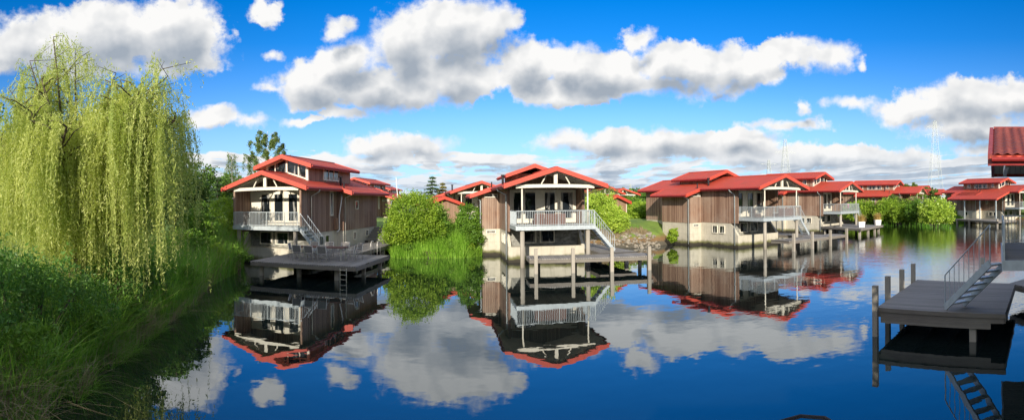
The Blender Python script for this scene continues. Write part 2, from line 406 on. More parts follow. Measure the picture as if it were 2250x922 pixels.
t.l.new(b.outputs[0], mx.inputs[1]); t.l.new(gl.outputs[0], mx.inputs[2]); t.l.new(mx.outputs[0], t.n['Material Output'].inputs[0]); M['water'] = m
tag(MB().poly([(-60,-40,0),(140,-40,0),(140,100,0),(-60,100,0)],[(0,1,2,3)]).build('water', m), kind='structure')

# ------------------------------------------------------------------ houses
RIDGE, SL = 6.45, .325
def zr(x, ridge=RIDGE, sl=SL): return ridge-sl*abs(x)
def window(rt, c, n, w, h, mull=0, frame='white', name='window'):
    """window centred at c on a wall whose outward normal is n ('-y','+y','-x','+x')"""
    mb = MB(); pb = MB(); fw = .07
    def bx(mbb, a0,a1,z0,z1,d0,d1):
        s = 1 if n[0]=='+' else -1
        lo,hi = sorted((d0*s,d1*s))
        if n[1]=='y': mbb.box(c[0]+a0,c[0]+a1,c[1]+lo,c[1]+hi,c[2]+z0,c[2]+z1)
        else: mbb.box(c[0]+lo,c[0]+hi,c[1]+a0,c[1]+a1,c[2]+z0,c[2]+z1)
    bx(mb,-w/2-fw,-w/2,-h/2-fw,h/2+fw,0,.07); bx(mb,w/2,w/2+fw,-h/2-fw,h/2+fw,0,.07)
    bx(mb,-w/2,w/2,-h/2-fw,-h/2,0,.09); bx(mb,-w/2,w/2,h/2,h/2+fw,0,.07)
    for k in range(mull): 
        u = -w/2+w*(k+1)/(mull+1); bx(mb,u-.03,u+.03,-h/2,h/2,0,.06)
    f = mb.build(name, M[frame], rt)
    bx(pb,-w/2,w/2,-h/2,h/2,.0,.022); pb.build('pane', M['glass'], f)
    return f

def railing(rt, segs, z0, z1, step=.12, name='railing', mat='steel', r=.009):
    mb = MB()
    for a,b in segs:
        a = Vector(a); b = Vector(b); L = (b-a).length; n = max(1,round(L/step))
        mb.bar((a.x,a.y,z1),(b.x,b.y,z1),.045,.04); mb.bar((a.x,a.y,z0+.09),(b.x,b.y,z0+.09),.03,.03)
        for k in range(n+1):
            p = a.lerp(b,k/n); w = .045 if k in (0,n) or k % 12 == 0 else r*2
            mb.bar((p.x,p.y,z0),(p.x,p.y,z1),w)
    return mb.build(name, M[mat], rt)

def stair_flight(rt, top, bottom, width, side, steps=8, rails=(True,True), name='stairs'):
    """top and bottom: points on the centre line; side: unit vector across"""
    top = Vector(top); bottom = Vector(bottom); s = Vector(side)*width/2
    mb = MB()
    for q in (-1,1): mb.bar(top+s*q-Vector((0,0,.12)), bottom+s*q+Vector((0,0,.06)), .05, .2)
    st = mb.build(name, M['steel'], rt)
    tb = MB(); d = Vector((bottom.x-top.x,bottom.y-top.y,0)).normalized()
    for k in range(1,steps):
        p = top.lerp(bottom,k/steps); tb.bar(p-s*.94, p+s*.94, .26, .045, up=(0,0,1))
    tb.build('tread', M['steel'], st)
    hb = MB()
    for q,on in zip((-1,1),rails):
        if not on: continue
        a = top+s*q; b = bottom+s*q+Vector((0,0,.1)); u = Vector((0,0,.95))
        hb.tube([a+u,b+u], .019, 8); n = 9
        for k in range(n+1):
            p = a.lerp(b,k/n); hb.bar(p-Vector((0,0,.1)), p+u, 0.016 if 0<k<n else .03)
    hb.build('handrail', M['steel'], st)
    return st

def roof_piece(rt, x0, x1, y0, y1, ridge, sl, fine=False, name='roof', verge=(True,True)):
    """gable roof over x0..x1 (x0<0<x1) or a lean piece on one side; red sheet + verge boards + soffit"""
    th = .09; mb = MB()
    pts = [(x, zr(x,ridge,sl)) for x in ([x0,0,x1] if x0 < 0 < x1 else [x0,x1])]
    poly = pts + [(p[0],p[1]-th) for p in pts[::-1]]
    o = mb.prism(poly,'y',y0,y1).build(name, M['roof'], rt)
    if fine:      # profiled tiles as real relief
        V=[];Q=[];base=0
        for a,b in zip(pts,pts[1:]):
            L = math.hypot(b[0]-a[0], b[1]-a[1]); nu = int(L/.05)+1; nv = int((y1-y0)/.04)+1
            u = np.linspace(0,1,nu); v = np.linspace(y0+.1,y1-.1,nv); U,VV = np.meshgrid(u,v)
            dz = .022*np.sin(VV*2*np.pi/.24)+.03*(((U*L if abs(a[0])<abs(b[0]) else (1-U)*L)/.36)%1)
            X = a[0]+(b[0]-a[0])*U; Z = a[1]+(b[1]-a[1])*U+.035+dz
            V.append(np.stack([X,VV,Z],-1).reshape(-1,3)); i = np.arange((nu-1)*(nv-1)); r=i//(nu-1); c=i%(nu-1); q=r*nu+c+base
            Q.append(np.stack([q,q+1,q+nu+1,q+nu],1)); base += nu*nv
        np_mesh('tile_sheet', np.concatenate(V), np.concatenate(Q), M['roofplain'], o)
    hh = .25
    for yy,on in ((y0,verge[0]),(y1,verge[1])):
        if not on: continue
        a,b_ = (yy-.05,yy+.06); fb = MB()
        for p,q in zip(pts,pts[1:]):
            fb.prism([(p[0],p[1]+.05),(q[0],q[1]+.05),(q[0],q[1]-hh),(p[0],p[1]-hh)],'y',a,b_)
        fb.build('verge_board', M['fasciashade' if fine else 'fascia'], o)
    if x0 < 0 < x1: MB().box(-.09,.09,y0+.07,y1-.07,ridge-.01,ridge+.06).build('ridge_cap', M['fasciashade' if fine else 'fascia'], o)
    for xx in ([x0,x1] if x0<0<x1 else [x0 if abs(x0)>abs(x1) else x1]):
        s = 1 if xx>0 else -1; z = zr(xx,ridge,sl); gb = MB()
        gb.box(min(xx,xx-s*.03),max(xx,xx-s*.03),y0+.06,y1-.06,z-.24,z-.095)
        gb.tube([(xx+s*.06,y0+.05,z-.1),(xx+s*.06,y1-.05,z-.1)],.06,8)
        gb.build('gutter', M['guttermat'], o)
    sb = MB(); sp = [(p[0],p[1]-th-.012) for p in pts]; sb.prism(sp+[(p[0],p[1]-.03) for p in sp[::-1]],'y',y0+.065,y1-.065).build('soffit', M['soffit'], o)
    return o
M['roofplain'] = roof_mat('red_roof_sheet', (.20,.042,.034), False)  # darker sheet for the nearest house, its part shade put into the colour
M['fasciashade'] = simple('shaded_fascia', (.30,.055,.05), .5, var=.15)  # its verges and ridge cap: shade carried by the darker red
M['guttermat'] = simple('gutter_red', (.36,.03,.028), .5, var=.15)

def house(name, loc, heading, label, annex=-1, out=1.4, ay=(4.9,9.2), L=11.2, box='B', proj=2.7, stairs=True, detail=2, group='red roofed timber holiday houses by the water', fine=False, dock=False, porch=0., wall='wood', cellar=True, annexwin=True, g=1.6, cols=True):
    rt = empty(name, (loc[0],loc[1],0), -R(heading)); tag(rt, label, 'house', group)
    CT, W = 2.15, 2.75; fy = .9
    s = annex
    # concrete base, its front low and stepped back above
    mb = MB(); mb.box(-W,W,fy,L,-1.4,CT); mb.box(-W,W,0,fy-.003,-1.4,1.08)
    for q in (-1,1): mb.prism([(0,1.083),(fy-.003,1.083),(fy-.003,CT-.05)],'x',q*W,q*(W-.22))
    mb.box(s*W+(.003 if s>0 else -out), s*W+(out if s>0 else -.003), ay[0], ay[1], -1.4, CT-.05)
    mb.build('foundation', M['conc'], rt)
    if cellar:
        MB().box(-W+.24,W-.24,fy-.05,fy-.004,1.09,CT+.2).build('stone_panel', M['stone'], rt)
        for xx in (-1.15,.2): window(rt,(xx,fy-.05,1.72),'-y',.95,.78)
    # timber walls
    mb = MB(); e = .03; ws = W+e; zt = zr(ws)-.13
    for q in (-1,1):
        mb.box(min(q*ws,q*(ws-.16)),max(q*ws,q*(ws-.16)),0 if proj>0 else -.05,L+e,CT+.003,zt)
    mb.prism([(-ws+.163,CT+.003),(ws-.163,CT+.003),(ws-.163,zr(ws)-.13),(0,zr(0)-.13),(-ws+.163,zr(ws)-.13)],'y',L-.1,L+e)
    xo = s*(W+out+e); xi = s*(ws+.003); za = zr(W+out+e)-.12
    mb.prism([(xi,CT-.04),(xo,CT-.04),(xo,za),(xi,zr(ws)-.125)],'y',ay[0]-e,ay[1]+e)
    mb.build('cladding', M[wall], rt)
    # roofs
    yf = -proj-.55; yb = L+.65
    roof_piece(rt,-3.45,3.45,yf,yb,RIDGE,SL,fine)
    xa = s*(W+out+1.0); lo,hi = sorted((s*3.46,xa))
    roof_piece(rt, lo,hi, ay[0]-.65, ay[1]+.65, RIDGE-.012, SL, fine)
    if porch:
        lo,hi = sorted((s*3.46, s*(3.45+porch))); roof_piece(rt, lo,hi, -1.5, L-4., RIDGE-.012, SL)
        for k in range(4): y = -1.2+k*(L-3.2)/3.; MB().box(s*(3.2+porch)-.08,s*(3.2+porch)+.08,y-.08,y+.08,-.8,zr(3.2+porch)-.13).build('porch_post', M['steel'], rt)
    # glazed gable wall set back behind the balcony
    gw = MB(); gz = 5.1; x0,x1 = -2.58,2.58
    pan = [(-2.18,-1.52),(-1.33,-.45),(.14,1.02),(1.36,2.38)] if not (proj<2) else [(-1.65,-.8),(-.5,.32),(.68,1.5),(1.75,2.3)]
    xs = [x0]+[v for p in pan for v in p]+[x1]
    for i in range(0,len(xs),2): gw.box(xs[i],xs[i+1],g,g+.1,2.67,gz)
    for p in pan: gw.box(p[0],p[1],g+.003,g+.097,2.67,2.93); gw.box(p[0],p[1],g+.003,g+.097,4.95,gz)
    gw.build('glazed_wall', M['white'], rt)
    for p in pan:
        d = MB(); d.box(p[0],p[0]+.06,g-.05,g+.02,2.93,4.95); d.box(p[1]-.06,p[1],g-.05,g+.02,2.93,4.95); d.box(p[0]+.06,p[1]-.06,g-.05,g+.02,2.93,2.99); d.box(p[0]+.06,p[1]-.06,g-.05,g+.02,4.89,4.95)
        o = d.build('glass_door', M['white'], rt); MB().box(p[0]+.06,p[1]-.06,g+.02,g+.05,2.99,4.89).build('pane', M['glass'], o)
    gb = MB(); gb.prism([(-2.58,gz+.003),(2.58,gz+.003),(2.58,zr(2.58)-.13),(0,zr(0)-.13),(-2.58,zr(2.58)-.13)],'y',g+.01,g+.09)
    gb.build('gable_panel', M['wood'], rt)
    # truss in the gable end
    ty = -proj-.1 if proj>0 else -.15; tw = MB(); bz = 5.05
    n = 14
    for k in range(n):      # gently arched bottom chord
        xa_,xb_ = -2.62+5.24*k/n, -2.62+5.24*(k+1)/n; f = lambda x: bz+.05+.05*(1-(x/2.6)**2)
        tw.prism([(xa_,f(xa_)),(xb_,f(xb_)),(xb_,f(xb_)+.22),(xa_,f(xa_)+.22)],'y',ty-.06,ty+.06)
    tw.box(-.12,.12,ty-.058,ty+.058,bz+.34,zr(0)-.16)
    for q in (-1,1):
        tw.bar((q*.62,ty,bz+.33),(q*.95,ty,zr(.95)-.2),.05,.07) if 0 else tw.bar((q*.95,ty,bz+.33),(q*.55,ty,zr(.55)-.2),.07,.07)
        tw.bar((q*3.3,ty+.02,zr(3.3)-.22),(q*.12,ty+.02,zr(.12)-.22),.09,.14)
    tw.build('gable_truss', M['white'], rt)
    # balcony
    by = -proj-.2; mb = MB(); mb.box(-2.6,2.6,by,-.003,2.44,2.64); mb.box(-2.56,2.56,0,g,2.46,2.63)
    fl = mb.build('balcony_floor', M['deck'], rt)
    MB().box(-2.66,2.66,by-.06,by-.003,2.40,2.67).box(-2.66,-2.603,by,-.01,2.40,2.67).box(2.603,2.66,by,-.01,2.40,2.67).build('edge_beam', M['steel'], fl)
    if detail>=1:
        segs = [((-2.6,by),(2.6,by)),((-2.6,by),(-2.6,-.05)),((2.6,by+1.1),(2.6,-.05))]
        railing(rt,[(Vector((a[0],a[1],0)),Vector((b_[0],b_[1],0))) for a,b_ in segs],2.65,3.64,.115 if detail>=2 else .2, r=.010 if detail>=2 else .016)
    for q in ((-1,1) if cols else ()):
        if proj>2:
            MB().tube([(q*2.2,-proj,2.68),(q*2.2,-proj,bz+.03)],.055,10).build('column', M['white'], rt,True)
            MB().tube([(q*2.2,-proj,-.9),(q*2.2,-proj,2.435)],.15,12).build('pile', M['post'], rt,True)
        else:
            MB().box(q*2.3-.1,q*2.3+.1,by+.1,by+.3,-.9,2.435).build('pile', M['post'], rt)
            MB().box(*sorted((q*2.62,q*2.78)),-proj-.02,-.06,CT+.55,zr(2.78)-.14).build('side_screen', M['wood'], rt)
    if stairs: stair_flight(rt,(2.68,by+.55,2.62),(4.05,by+.55,.86),.8,(0,1,0))
    # upper storey
    if box=='A': bx,b0,b1,br,bsl,bw = 1.8,1.9,9.8,7.75,.32,2.42
    else: bx,b0,b1,br,bsl,bw = 1.75,4.9,9.4,7.15,.34,2.35
    if box:
        mb = MB(); zb = zr(bx)-.05; zt = br-bsl*bx-.1
        mb.prism([(-bx,zb-.3),(bx,zb-.3),(bx,zt),(-bx,zt)],'y',b0+.12,b1)
        mb.prism([(-bx,zt+.003),(bx,zt+.003),(0,br-.12)],'y',b1-.1,b1)
        mb.build('upper_cladding', M['wood'], rt)
        roof_piece(rt,-bw,bw,b0-.75,b1+.6,br,bsl,fine)
        if box=='A':
            gl = MB(); gl.prism([(-bx+.2,zb-.2),(bx-.2,zb-.2),(bx-.2,zr(bx-.2,br,bsl)-.16),(0,br-.18),(-bx+.2,zr(bx-.2,br,bsl)-.16)],'y',b0+.04,b0+.09)
            fr = MB()
            fr.box(-.07,.07,b0-.02,b0+.035,zr(0)-.02,br-.16)
            for q in (-1,1):
                fr.box(*sorted((q*.95,q*1.03)),b0-.02,b0+.035,zr(.98)+.02,zr(.99,br,bsl)-.15)
                fr.box(*sorted((q*(bx-.2),q*bx)),b0-.03,b0+.115,zb-.3,zt+.05)
                fr.bar((q*bx,b0+.01,zr(bx)+.08),(0,b0+.01,zr(0)+.08),.05,.1); fr.bar((q*bx,b0+.01,zr(bx,br,bsl)-.2),(0,b0+.01,br-.2),.05,.1)
            f = fr.build('gable_window', M['white'], rt); gl.build('pane', M['glass'], f)
            for q in (-1,1):
                c = (q*bx, b0+3.9, (zr(bx)+zt)/2+.02); window(rt,c,'+x' if q>0 else '-x',2.8,.9,2)
                if detail<2 and q==s: window(rt,(q*bx,b0+1.3,c[2]),'+x' if q>0 else '-x',.5,.6); window(rt,(q*bx,b0+6.6,c[2]),'+x' if q>0 else '-x',.6,.62)
    # side windows
    for q in (-1,1):
        nn = '+x' if q>0 else '-x'
        if q==s:
            window(rt,(q*(ws+.0),3.7,4.2) if box=='A' else (q*ws,-99,0),nn,.35,1.7) if box=='A' else None
            xq = q*(W+out+e)
            if box=='A': window(rt,(xq,ay[0]+2.6,4.05),nn,.5,.55)
            window(rt,(q*W,2.0,1.55),nn,.6,.6); window(rt,(q*W,2.95,1.55),nn,.6,.6)
            window(rt,(xq-q*e,ay[0]+2.2,1.6),nn,.45,.55) if box=='A' else None
            window(rt,(xq-q*e,ay[0]+5.,1.65),nn,.5,.4) if box=='A' and ay[1]>10.5 else None
        else:
            window(rt,(q*ws,4.,4.3),nn,.5,.8); window(rt,(q*W,3.,1.55),nn,.6,.6)
    if annexwin and out>1:
        xm = s*(W+out/2); window(rt,(xm,ay[0]-e,4.72 if box!='A' else 4.5),'-y',.95,.16); window(rt,(xm,ay[0],1.86),'-y',.62,.18)
    # rain pipes
    pm = M['steel'] if proj>2 else M['alu']
    for q in (-1,1):
        xw = q*(ws+.07); MB().tube([(q*3.5,.35,zr(3.45)-.12),(q*3.42,.35,zr(3.45)-.3),(xw,.3,zr(3.45)-.62),(xw,.3,.2)],.04,8).build('rain_pipe', pm, rt, True)
    xw = s*(W+out+.1); MB().tube([(xa+s*.04,ay[0]+.1,za-.28),(xw+s*.03,ay[0]+.1,za-.62),(xw+s*.03,ay[0]+.1,.15)],.04,8).build('rain_pipe', pm, rt, True)
    ch = MB(); cxx = s*2.6; cyy = ay[0]-.9 if box!='A' else ay[0]+1
    ch.tube([(cxx,cyy,zr(2.6)-.1),(cxx,cyy,zr(2.6)+.62)],.09,10).tube([(cxx,cyy,zr(2.6)+.62),(cxx,cyy,zr(2.6)+.72)],.15,10)
    MB().tube([(s*3.4,ay[0]-.2,zr(3.4)-.05),(s*3.4,ay[0]-.2,zr(3.4)+.45)],.05,8).build('vent_pipe', M['darkmetal'], rt, True); ch.build('chimney', M['darkmetal'], rt, True)
    return rt

h1 = house('holiday_house', (-16.25,31.5), 4., 'dark timber house left of centre, glazed upper storey, chairs on the deck before it', annex=1, out=.5, ay=(4.9,12.4), L=13., box='A', proj=1.0, g=.9)
h2 = house('holiday_house', (2.44,35.2), -8.2, 'central house seen end on, brown sofa backs on its balcony over the water')
h3 = house('holiday_house', (21.85,40.7), -19.5, 'pale brown house right of the lawn, long red roof, wicker sofas behind its railing', L=14)
h4 = house('holiday_house', (38.7,51.8), -25., 'house behind the moored dinghy, long upper storey and small high balcony', annex=-1, out=.5, ay=(5.5,10), L=12, box='A', detail=1, proj=2.2)
h5 = house('holiday_house', (67.6,67.3), -29., 'far house behind the waterside shrubs left of the tallest pylon', annex=-1, ay=(2.5,8.), L=12, box='A', detail=1)
h6 = house('holiday_house', (72.5,46.3), 2., 'far right house with wide lean-to roof on posts over a boardwalk', annex=-1, L=13, box='A', detail=1, porch=3.6)
bg = [((-22.0,66), 4, 'A', 'upper storey and roof seen directly behind the dark left house', 1), ((-28.5,104), 4, 'A', 'distant cream gabled house left of the white mast', 1),
      ((-3.9,57.3), -12, None, 'house with white gable truss behind the bushes and small shed', -1),
      ((13.2,78.), -20, 'A', 'distant house showing a roof corner right of the central gable', -1), ((19.5,92.), -12, 'B', 'distant roof above the shed right of the central house', -1),
      ((91,82), -30, None, 'far small gable with white truss behind the tall shrubs', -1), ((104,103), -28, 'B', 'far low red roofs right of the shrub-hidden house', -1),
      ((103,92), -30, 'A', 'far roof edge touching the left end of the lean-to house', -1), ((78,104), -28, 'A', 'far roof between the balcony house and the shrub-hidden house', -1)]
for (lx,ly),hd,bt,lab,an in bg:
    house('holiday_house', (lx,ly), hd, lab, annex=an, box=bt, detail=0, stairs=False)
# the neighbouring house at the right edge and the photographer's own, behind the camera
bdir = Vector((.565,-.825)); adir = Vector((.825,.565))
e0 = Vector((9.96,7.05)); nc = e0 + adir*3.45 + bdir*3.25
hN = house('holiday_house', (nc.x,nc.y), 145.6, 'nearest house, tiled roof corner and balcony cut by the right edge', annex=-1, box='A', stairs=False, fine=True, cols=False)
oc = Vector((2.5,-9.5))
house('holiday_house', (oc.x,oc.y), 145.6, 'house the picture is taken from', annex=-1, box='A', stairs=False, detail=0)

def shed(loc, heading, label, w=1.6, L=3.4, h=2.3):
    z = ground_z(*loc)-.1; rt = empty('garden_shed', (loc[0],loc[1],z), -R(heading)); tag(rt, label, 'shed', 'small timber sheds with red roofs')
    r = h+.55; sl = .36
    MB().prism([(-w,0),(w,0),(w,r-sl*w-.1),(0,r-.1),(-w,r-sl*w-.1)],'y',0,L).build('cladding', M['woodpale'], rt)
    roof_piece(rt,-w-.35,w+.35,-.4,L+.4,r,sl)
    for q in (-1,1): MB().box(q*w-.04,q*w+.04,-.03,-.003,0,r-sl*w-.15).build('corner_trim', M['white'], rt)
    MB().box(w+.003,w+.05,.8,1.7,0,1.95).build('door', M['darkmetal'], rt)
shed((-6.4,46.5), -22, 'small shed whose red roof rises over the bushes left of the central house')
shed((10.3,49.5), -30, 'small shed behind the laurel bush right of the central house')

# ------------------------------------------------------------------ jetties, decks
def platform(name, corners, z, label, posts, mat='deck', thick=.07, cat='jetty', group=None, ptop=None, prad=.12, square=True, org=None):
    """corners: FL, FR, BR, BL in world xy; boards run front to back or across by material"""
    FL,FR,BR,BL = [Vector((c[0],c[1])) for c in corners]; an = math.atan2((FR-FL).y,(FR-FL).x)
    rt = empty(name, (FL.x,FL.y,0), an); tag(rt, label, cat, group)
    inv = Matrix.Rotation(-an,2)
    P = [inv@(c-FL) for c in (FL,FR,BR,BL)]
    top = MB().prism([tuple(p) for p in P],'z',z-thick,z).build('deck_top', M[mat], rt)
    mb = MB()
    for a,b in ((0,1),(1,2),(2,3),(3,0)):
        p,q = P[a],P[b]; c = (P[0]+P[1]+P[2]+P[3])/4; p = p.lerp(c,.012); q = q.lerp(c,.012)
        mb.bar((p.x,p.y,z-thick-.1),(q.x,q.y,z-thick-.1),.08,.18)
    for k in (.25,.5,.75):
        p = P[0].lerp(P[1],k); q = P[3].lerp(P[2],k); mb.bar((p.x,p.y,z-thick-.115),(q.x,q.y,z-thick-.115),.08,.16)
    mb.build('bearer', M['beam'], rt)
    for (u,v) in posts:
        p = P[0].lerp(P[1],u).lerp(P[3].lerp(P[2],u),v); h = z-thick-.01 if ptop is None or v>0.05 else ptop
        w = prad
        off = -.14 if (ptop is not None and v<=.05) else 0
        MB().box(p.x-w,p.x+w,p.y+off-w,p.y+off+w,-1.2,h).build('post', M['post'], rt)
    return rt
def loc_pts(loc, heading, pts):
    a = R(heading); ax = Vector((math.cos(a),-math.sin(a))); ay_ = Vector((math.sin(a),math.cos(a)))
    return [Vector(loc)+ax*p[0]+ay_*p[1] for p in pts]
pj = [(.05,0),(.34,0),(.65,0),(.96,0),(.1,.92),(.4,.92),(.7,.92),(.95,.92)]
platform('jetty', [(1.0,29.55),(8.6,29.75),(8.55,31.6),(.85,31.4)], .86, 'narrow jetty with four pale posts in front of the central house', pj, ptop=1.46, prad=.1, group='timber jetties')
platform('jetty', loc_pts((21.85,40.7),-19.5,[(-2.35,-5.45),(6.6,-5.45),(6.6,-3.5),(-2.35,-3.5)]), .86, 'narrow jetty with pale posts under the balcony of the pale brown house', pj, ptop=1.46, prad=.1, group='timber jetties')
platform('boardwalk', loc_pts((2.44,35.2),-8.2,[(2.85,-3.4),(5.4,-3.4),(4.2,6.5),(2.85,6.5)]), .85, 'boardwalk below the stairs along the right side of the central house', [(.8,.05),(.8,.5)], mat='deckY', cat='boardwalk', group='boardwalks beside the houses')
platform('boardwalk', loc_pts((21.85,40.7),-19.5,[(2.85,-3.4),(5.4,-3.4),(4.2,6.5),(2.85,6.5)]), .85, 'boardwalk at the foot of the stairs of the pale brown house', [(.8,.05),(.8,.5)], mat='deckY', cat='boardwalk', group='boardwalks beside the houses')
platform('deck', [(-14.8,25.6),(-8.2,25.4),(-7.8,31.2),(-14.5,31.2)], .86, 'wide dark timber deck carrying a dining table before the left house', [(.08,.08),(.42,.15),(.8,.08),(.12,.85),(.45,.85),(.9,.5),(.93,.9)], cat='deck', thick=.07, prad=.1)
platform('boardwalk', [(-13.35,31.25),(-10.3,31.25),(-9.5,40.5),(-12.6,40.5)], .855, 'sunlit boardwalk running back along the right side of the dark left house', [(.93,.1),(.93,.4),(.93,.7)], mat='deckY', cat='boardwalk', group='boardwalks beside the houses')
platform('deck', [(36.5,43.6),(43.6,47.6),(42.0,54.),(36.0,50.9)], .86, 'broad mooring deck with two white planters, dinghy beneath its edge', [(.05,.06),(.4,.06),(.7,.06),(.97,.1),(.05,.9)], cat='deck')
platform('boardwalk', [(61.2,41.8),(66.2,41.8),(68.6,53.2),(65.0,53.2)], .8, 'boardwalk with short posts below the lean-to roof at far right', [(.02,.05),(.02,.35),(.02,.65),(.02,.95)], cat='boardwalk', ptop=1.2, group='boardwalks beside the houses')
def steps(loc, rz, w, n, label, z0=.86, rise=.17, run=.38, cat='steps'):
    rt = empty('garden_steps', (loc[0],loc[1],0), rz); tag(rt,label,cat)
    for k in range(n): MB().box(-w/2,w/2,k*run,k*run+run+.04,z0+k*rise-.0,z0+(k+1)*rise).build('step', M['deckY'], rt)
steps((-11.0,40.6), -R(4), 2.9, 7, 'broad timber steps climbing at the rear corner of the left house')

# right foreground dock
dk = platform('dock', [(10.45,11.75),(12.25,8.15),(16.9,10.75),(15.25,14.55)], .87, 'large weathered grey dock in the right foreground, reached by steel stairs', [], mat='deckY', thick=.09, cat='dock')
for pp_,hh,lab in (((10.36,11.70),1.58,'lit post at the nearest left corner of the dock'),((11.75,12.62),1.62,'second post along the far edge of the dock'),((13.35,13.55),1.6,'third post along the far edge of the dock'),((14.95,14.5),1.58,'last post at the far corner of the dock')):
    an = math.atan2(-3.6,1.8); d = Vector(pp_)-Vector((10.45,11.75)); d = Matrix.Rotation(-an,2)@d
    MB().box(d.x-.08,d.x+.08,d.y-.08,d.y+.08,-1.2,hh).build('post', M['post'], dk)
for pp_ in ((11.95,9.1),(16.4,10.9),(15,14.2)):
    an = math.atan2(-3.6,1.8); d = Matrix.Rotation(-an,2)@(Vector(pp_)-Vector((10.45,11.75)))
    MB().box(d.x-.1,d.x+.1,d.y-.1,d.y+.1,-1.2,.74).build('post', M['post'], dk)
an = math.atan2(-3.6,1.8)
MB().box(.15,3.6,-.03,.03,.42,.6).box(-.02,4.05,-.05,-.005,.76,.885).build('front_beam', M['beam'], dk)
rt = empty('steel_stairs',(0,0,0)); tag(rt,'grey steel stairs with thin handrail leading down onto the near dock','stairs')
stair_flight(rt,(11.75,8.0,2.6),(12.1,9.95,.87),.75,(.98,-.18,0), rails=(True,False), name='flight')
platform('boardwalk', [(16.2,8.6),(23.,8.6),(23,11.4),(17.2,11.2)], .80, 'plank walk leaving the near dock at the right edge', [(.3,.1),(.3,.9)], cat='boardwalk', group='boardwalks beside the houses')
# one lone mooring pole beyond the stairs
tag(MB().tube([(18.6,13.6,-1),(18.6,13.6,1.55)],.12,12).build('mooring_post', M['post'],None,True),'pale mooring post standing in the water behind the steel stairs','post')

# ------------------------------------------------------------------ garden furniture
def chair0():
    rt = empty('garden_chair'); 
    s = MB(); s.box(-.24,.24,-.22,.22,.43,.46).build('seat', M['greyfab'], rt)
    MB().poly([(-.24,.20,.52),(.24,.20,.52),(.24,.30,.90),(-.24,.30,.90),(-.24,.225,.515),(.24,.225,.515),(.24,.325,.895),(-.24,.325,.895)],[(0,1,2,3),(4,7,6,5),(0,4,5,1),(1,5,6,2),(2,6,7,3),(3,7,4,0)]).build('backrest', M['greyfab'], rt)
    for q in (-1,1):
        MB().tube([(q*.27,-.24,0),(q*.27,-.24,.66),(q*.27,.2,.66)],.018,6).build('leg', M['alu'], rt, True)
        MB().tube([(q*.27,.28,0),(q*.27,.2,.45),(q*.27,.31,.92)],.018,6).build('leg', M['alu'], rt, True)
    for a,b_ in ((-.24,.42),(.31,.92),(-.24,.2)): MB().tube([(-.27,a,b_),(.27,a,b_)],.015,6).build('stretcher', M['alu'], rt, True)
    return rt
ch = chair0(); first = True
cl = [((-13.15,28.2),100,'chair at the left head of the deck table'),((-12.35,27.1),180,'leftmost of the chairs on the near side of the deck table'),((-11.5,26.9),178,'middle chair on the near side of the deck table'),
      ((-10.65,26.8),183,'rightmost of the chairs on the near side of the deck table'),((-9.25,27.6),-80,'chair at the right head of the deck table'),
      ((-12.3,29.2),0,'leftmost of the chairs on the house side of the deck table'),((-11.3,29.3),4,'middle chair on the house side of the deck table'),((-10.3,29.4),-3,'sunlit chair on the house side, right end of the deck table'),
      ((-9.3,28.9),-40,'chair turned at the far right corner of the deck table')]
for (x,y),rz,lab in cl:
    c = ch if first else copy_tree(ch); first = False
    c.location = (x,y,.86); c.rotation_euler = (0,0,R(rz)); tag(c, 'grey metal '+lab, 'chair', 'metal garden chairs round the deck table')
rt = empty('dining_table',(-11.2,28.1,.86),R(-2)); tag(rt,'long garden dining table with grey top between the chairs on the deck','table')
MB().box(-1.5,1.5,-.48,.48,.72,.76).build('tabletop', M['wicker'], rt)
for q in (-1,1):
    for p in (-1,1): MB().box(q*1.35-.03,q*1.35+.03,p*.4-.03,p*.4+.03,0,.72).build('leg', M['alu'], rt)
rt = empty('deck_ladder',(-9.0,31.0,.86),R(-10)); tag(rt,'pair of chrome ladder hoops at the back of the left deck','ladder')
for q in (0,.45): MB().tube([(q,0,0),(q,0,.75),(q,.12,.88),(q,.35,.88),(q,.45,.75),(q,.45,0)],.022,8).build('hoop', M['alu'], rt, True)
rt = empty('pile_ladder',(-8.9,25.3,0),0); tag(rt,'thin rusty ladder hanging into the water under the left deck','ladder')
MB().bar((-.18,0,-.4),(-.18,0,.75),.03).bar((.18,0,-.4),(.18,0,.75),.03).build('rail', M['alu'], rt); 
[MB().bar((-.18,0,z),(.18,0,z),.025).build('rung', M['alu'], rt) for z in (-.1,.15,.4,.65)]

def sofa(loc, rz, z, n, label, grp):
    rt = empty('wicker_sofa',(loc[0],loc[1],z),rz); tag(rt,label,'sofa',grp); w = .72
    for k in range(n):
        x = (k-(n-1)/2)*w
        MB().box(x-w/2+.012,x+w/2-.012,-.36,.40,.05,.36).build('base', M['wicker'], rt, bevel=.02)
        MB().box(x-w/2+.012,x+w/2-.012,-.40,-.27,.05,.80).build('backrest', M['wicker'], rt, bevel=.03)
        MB().box(x-w/2+.03,x+w/2-.03,-.25,.38,.365,.47).build('cushion', M['cushion'], rt, bevel=.03)
p = loc_pts((2.44,35.2),-8.2,[(-.35,-2.25)])[0]; sofa(p, R(8.2), 2.65, 3, 'brown wicker three-seat sofa, back against the central balcony railing', 'brown wicker sofas on balconies')
p = loc_pts((21.85,40.7),-19.5,[(.9,-2.2)])[0]; sofa(p, R(19.5), 2.65, 3, 'brown wicker sofa in the front corner of the pale house balcony', 'brown wicker sofas on balconies')
p = loc_pts((21.85,40.7),-19.5,[(-1.9,-1.3)])[0]; sofa(p, R(19.5-90), 2.65, 1, 'single brown wicker armchair near the doors of the pale house balcony', 'brown wicker sofas on balconies')
p = loc_pts((38.7,51.8),-25,[(.6,-1.6)])[0]
rt = empty('folding_chair',(p.x,p.y,2.65),R(25)); tag(rt,'pink folding chair on the small balcony above the dinghy','chair')
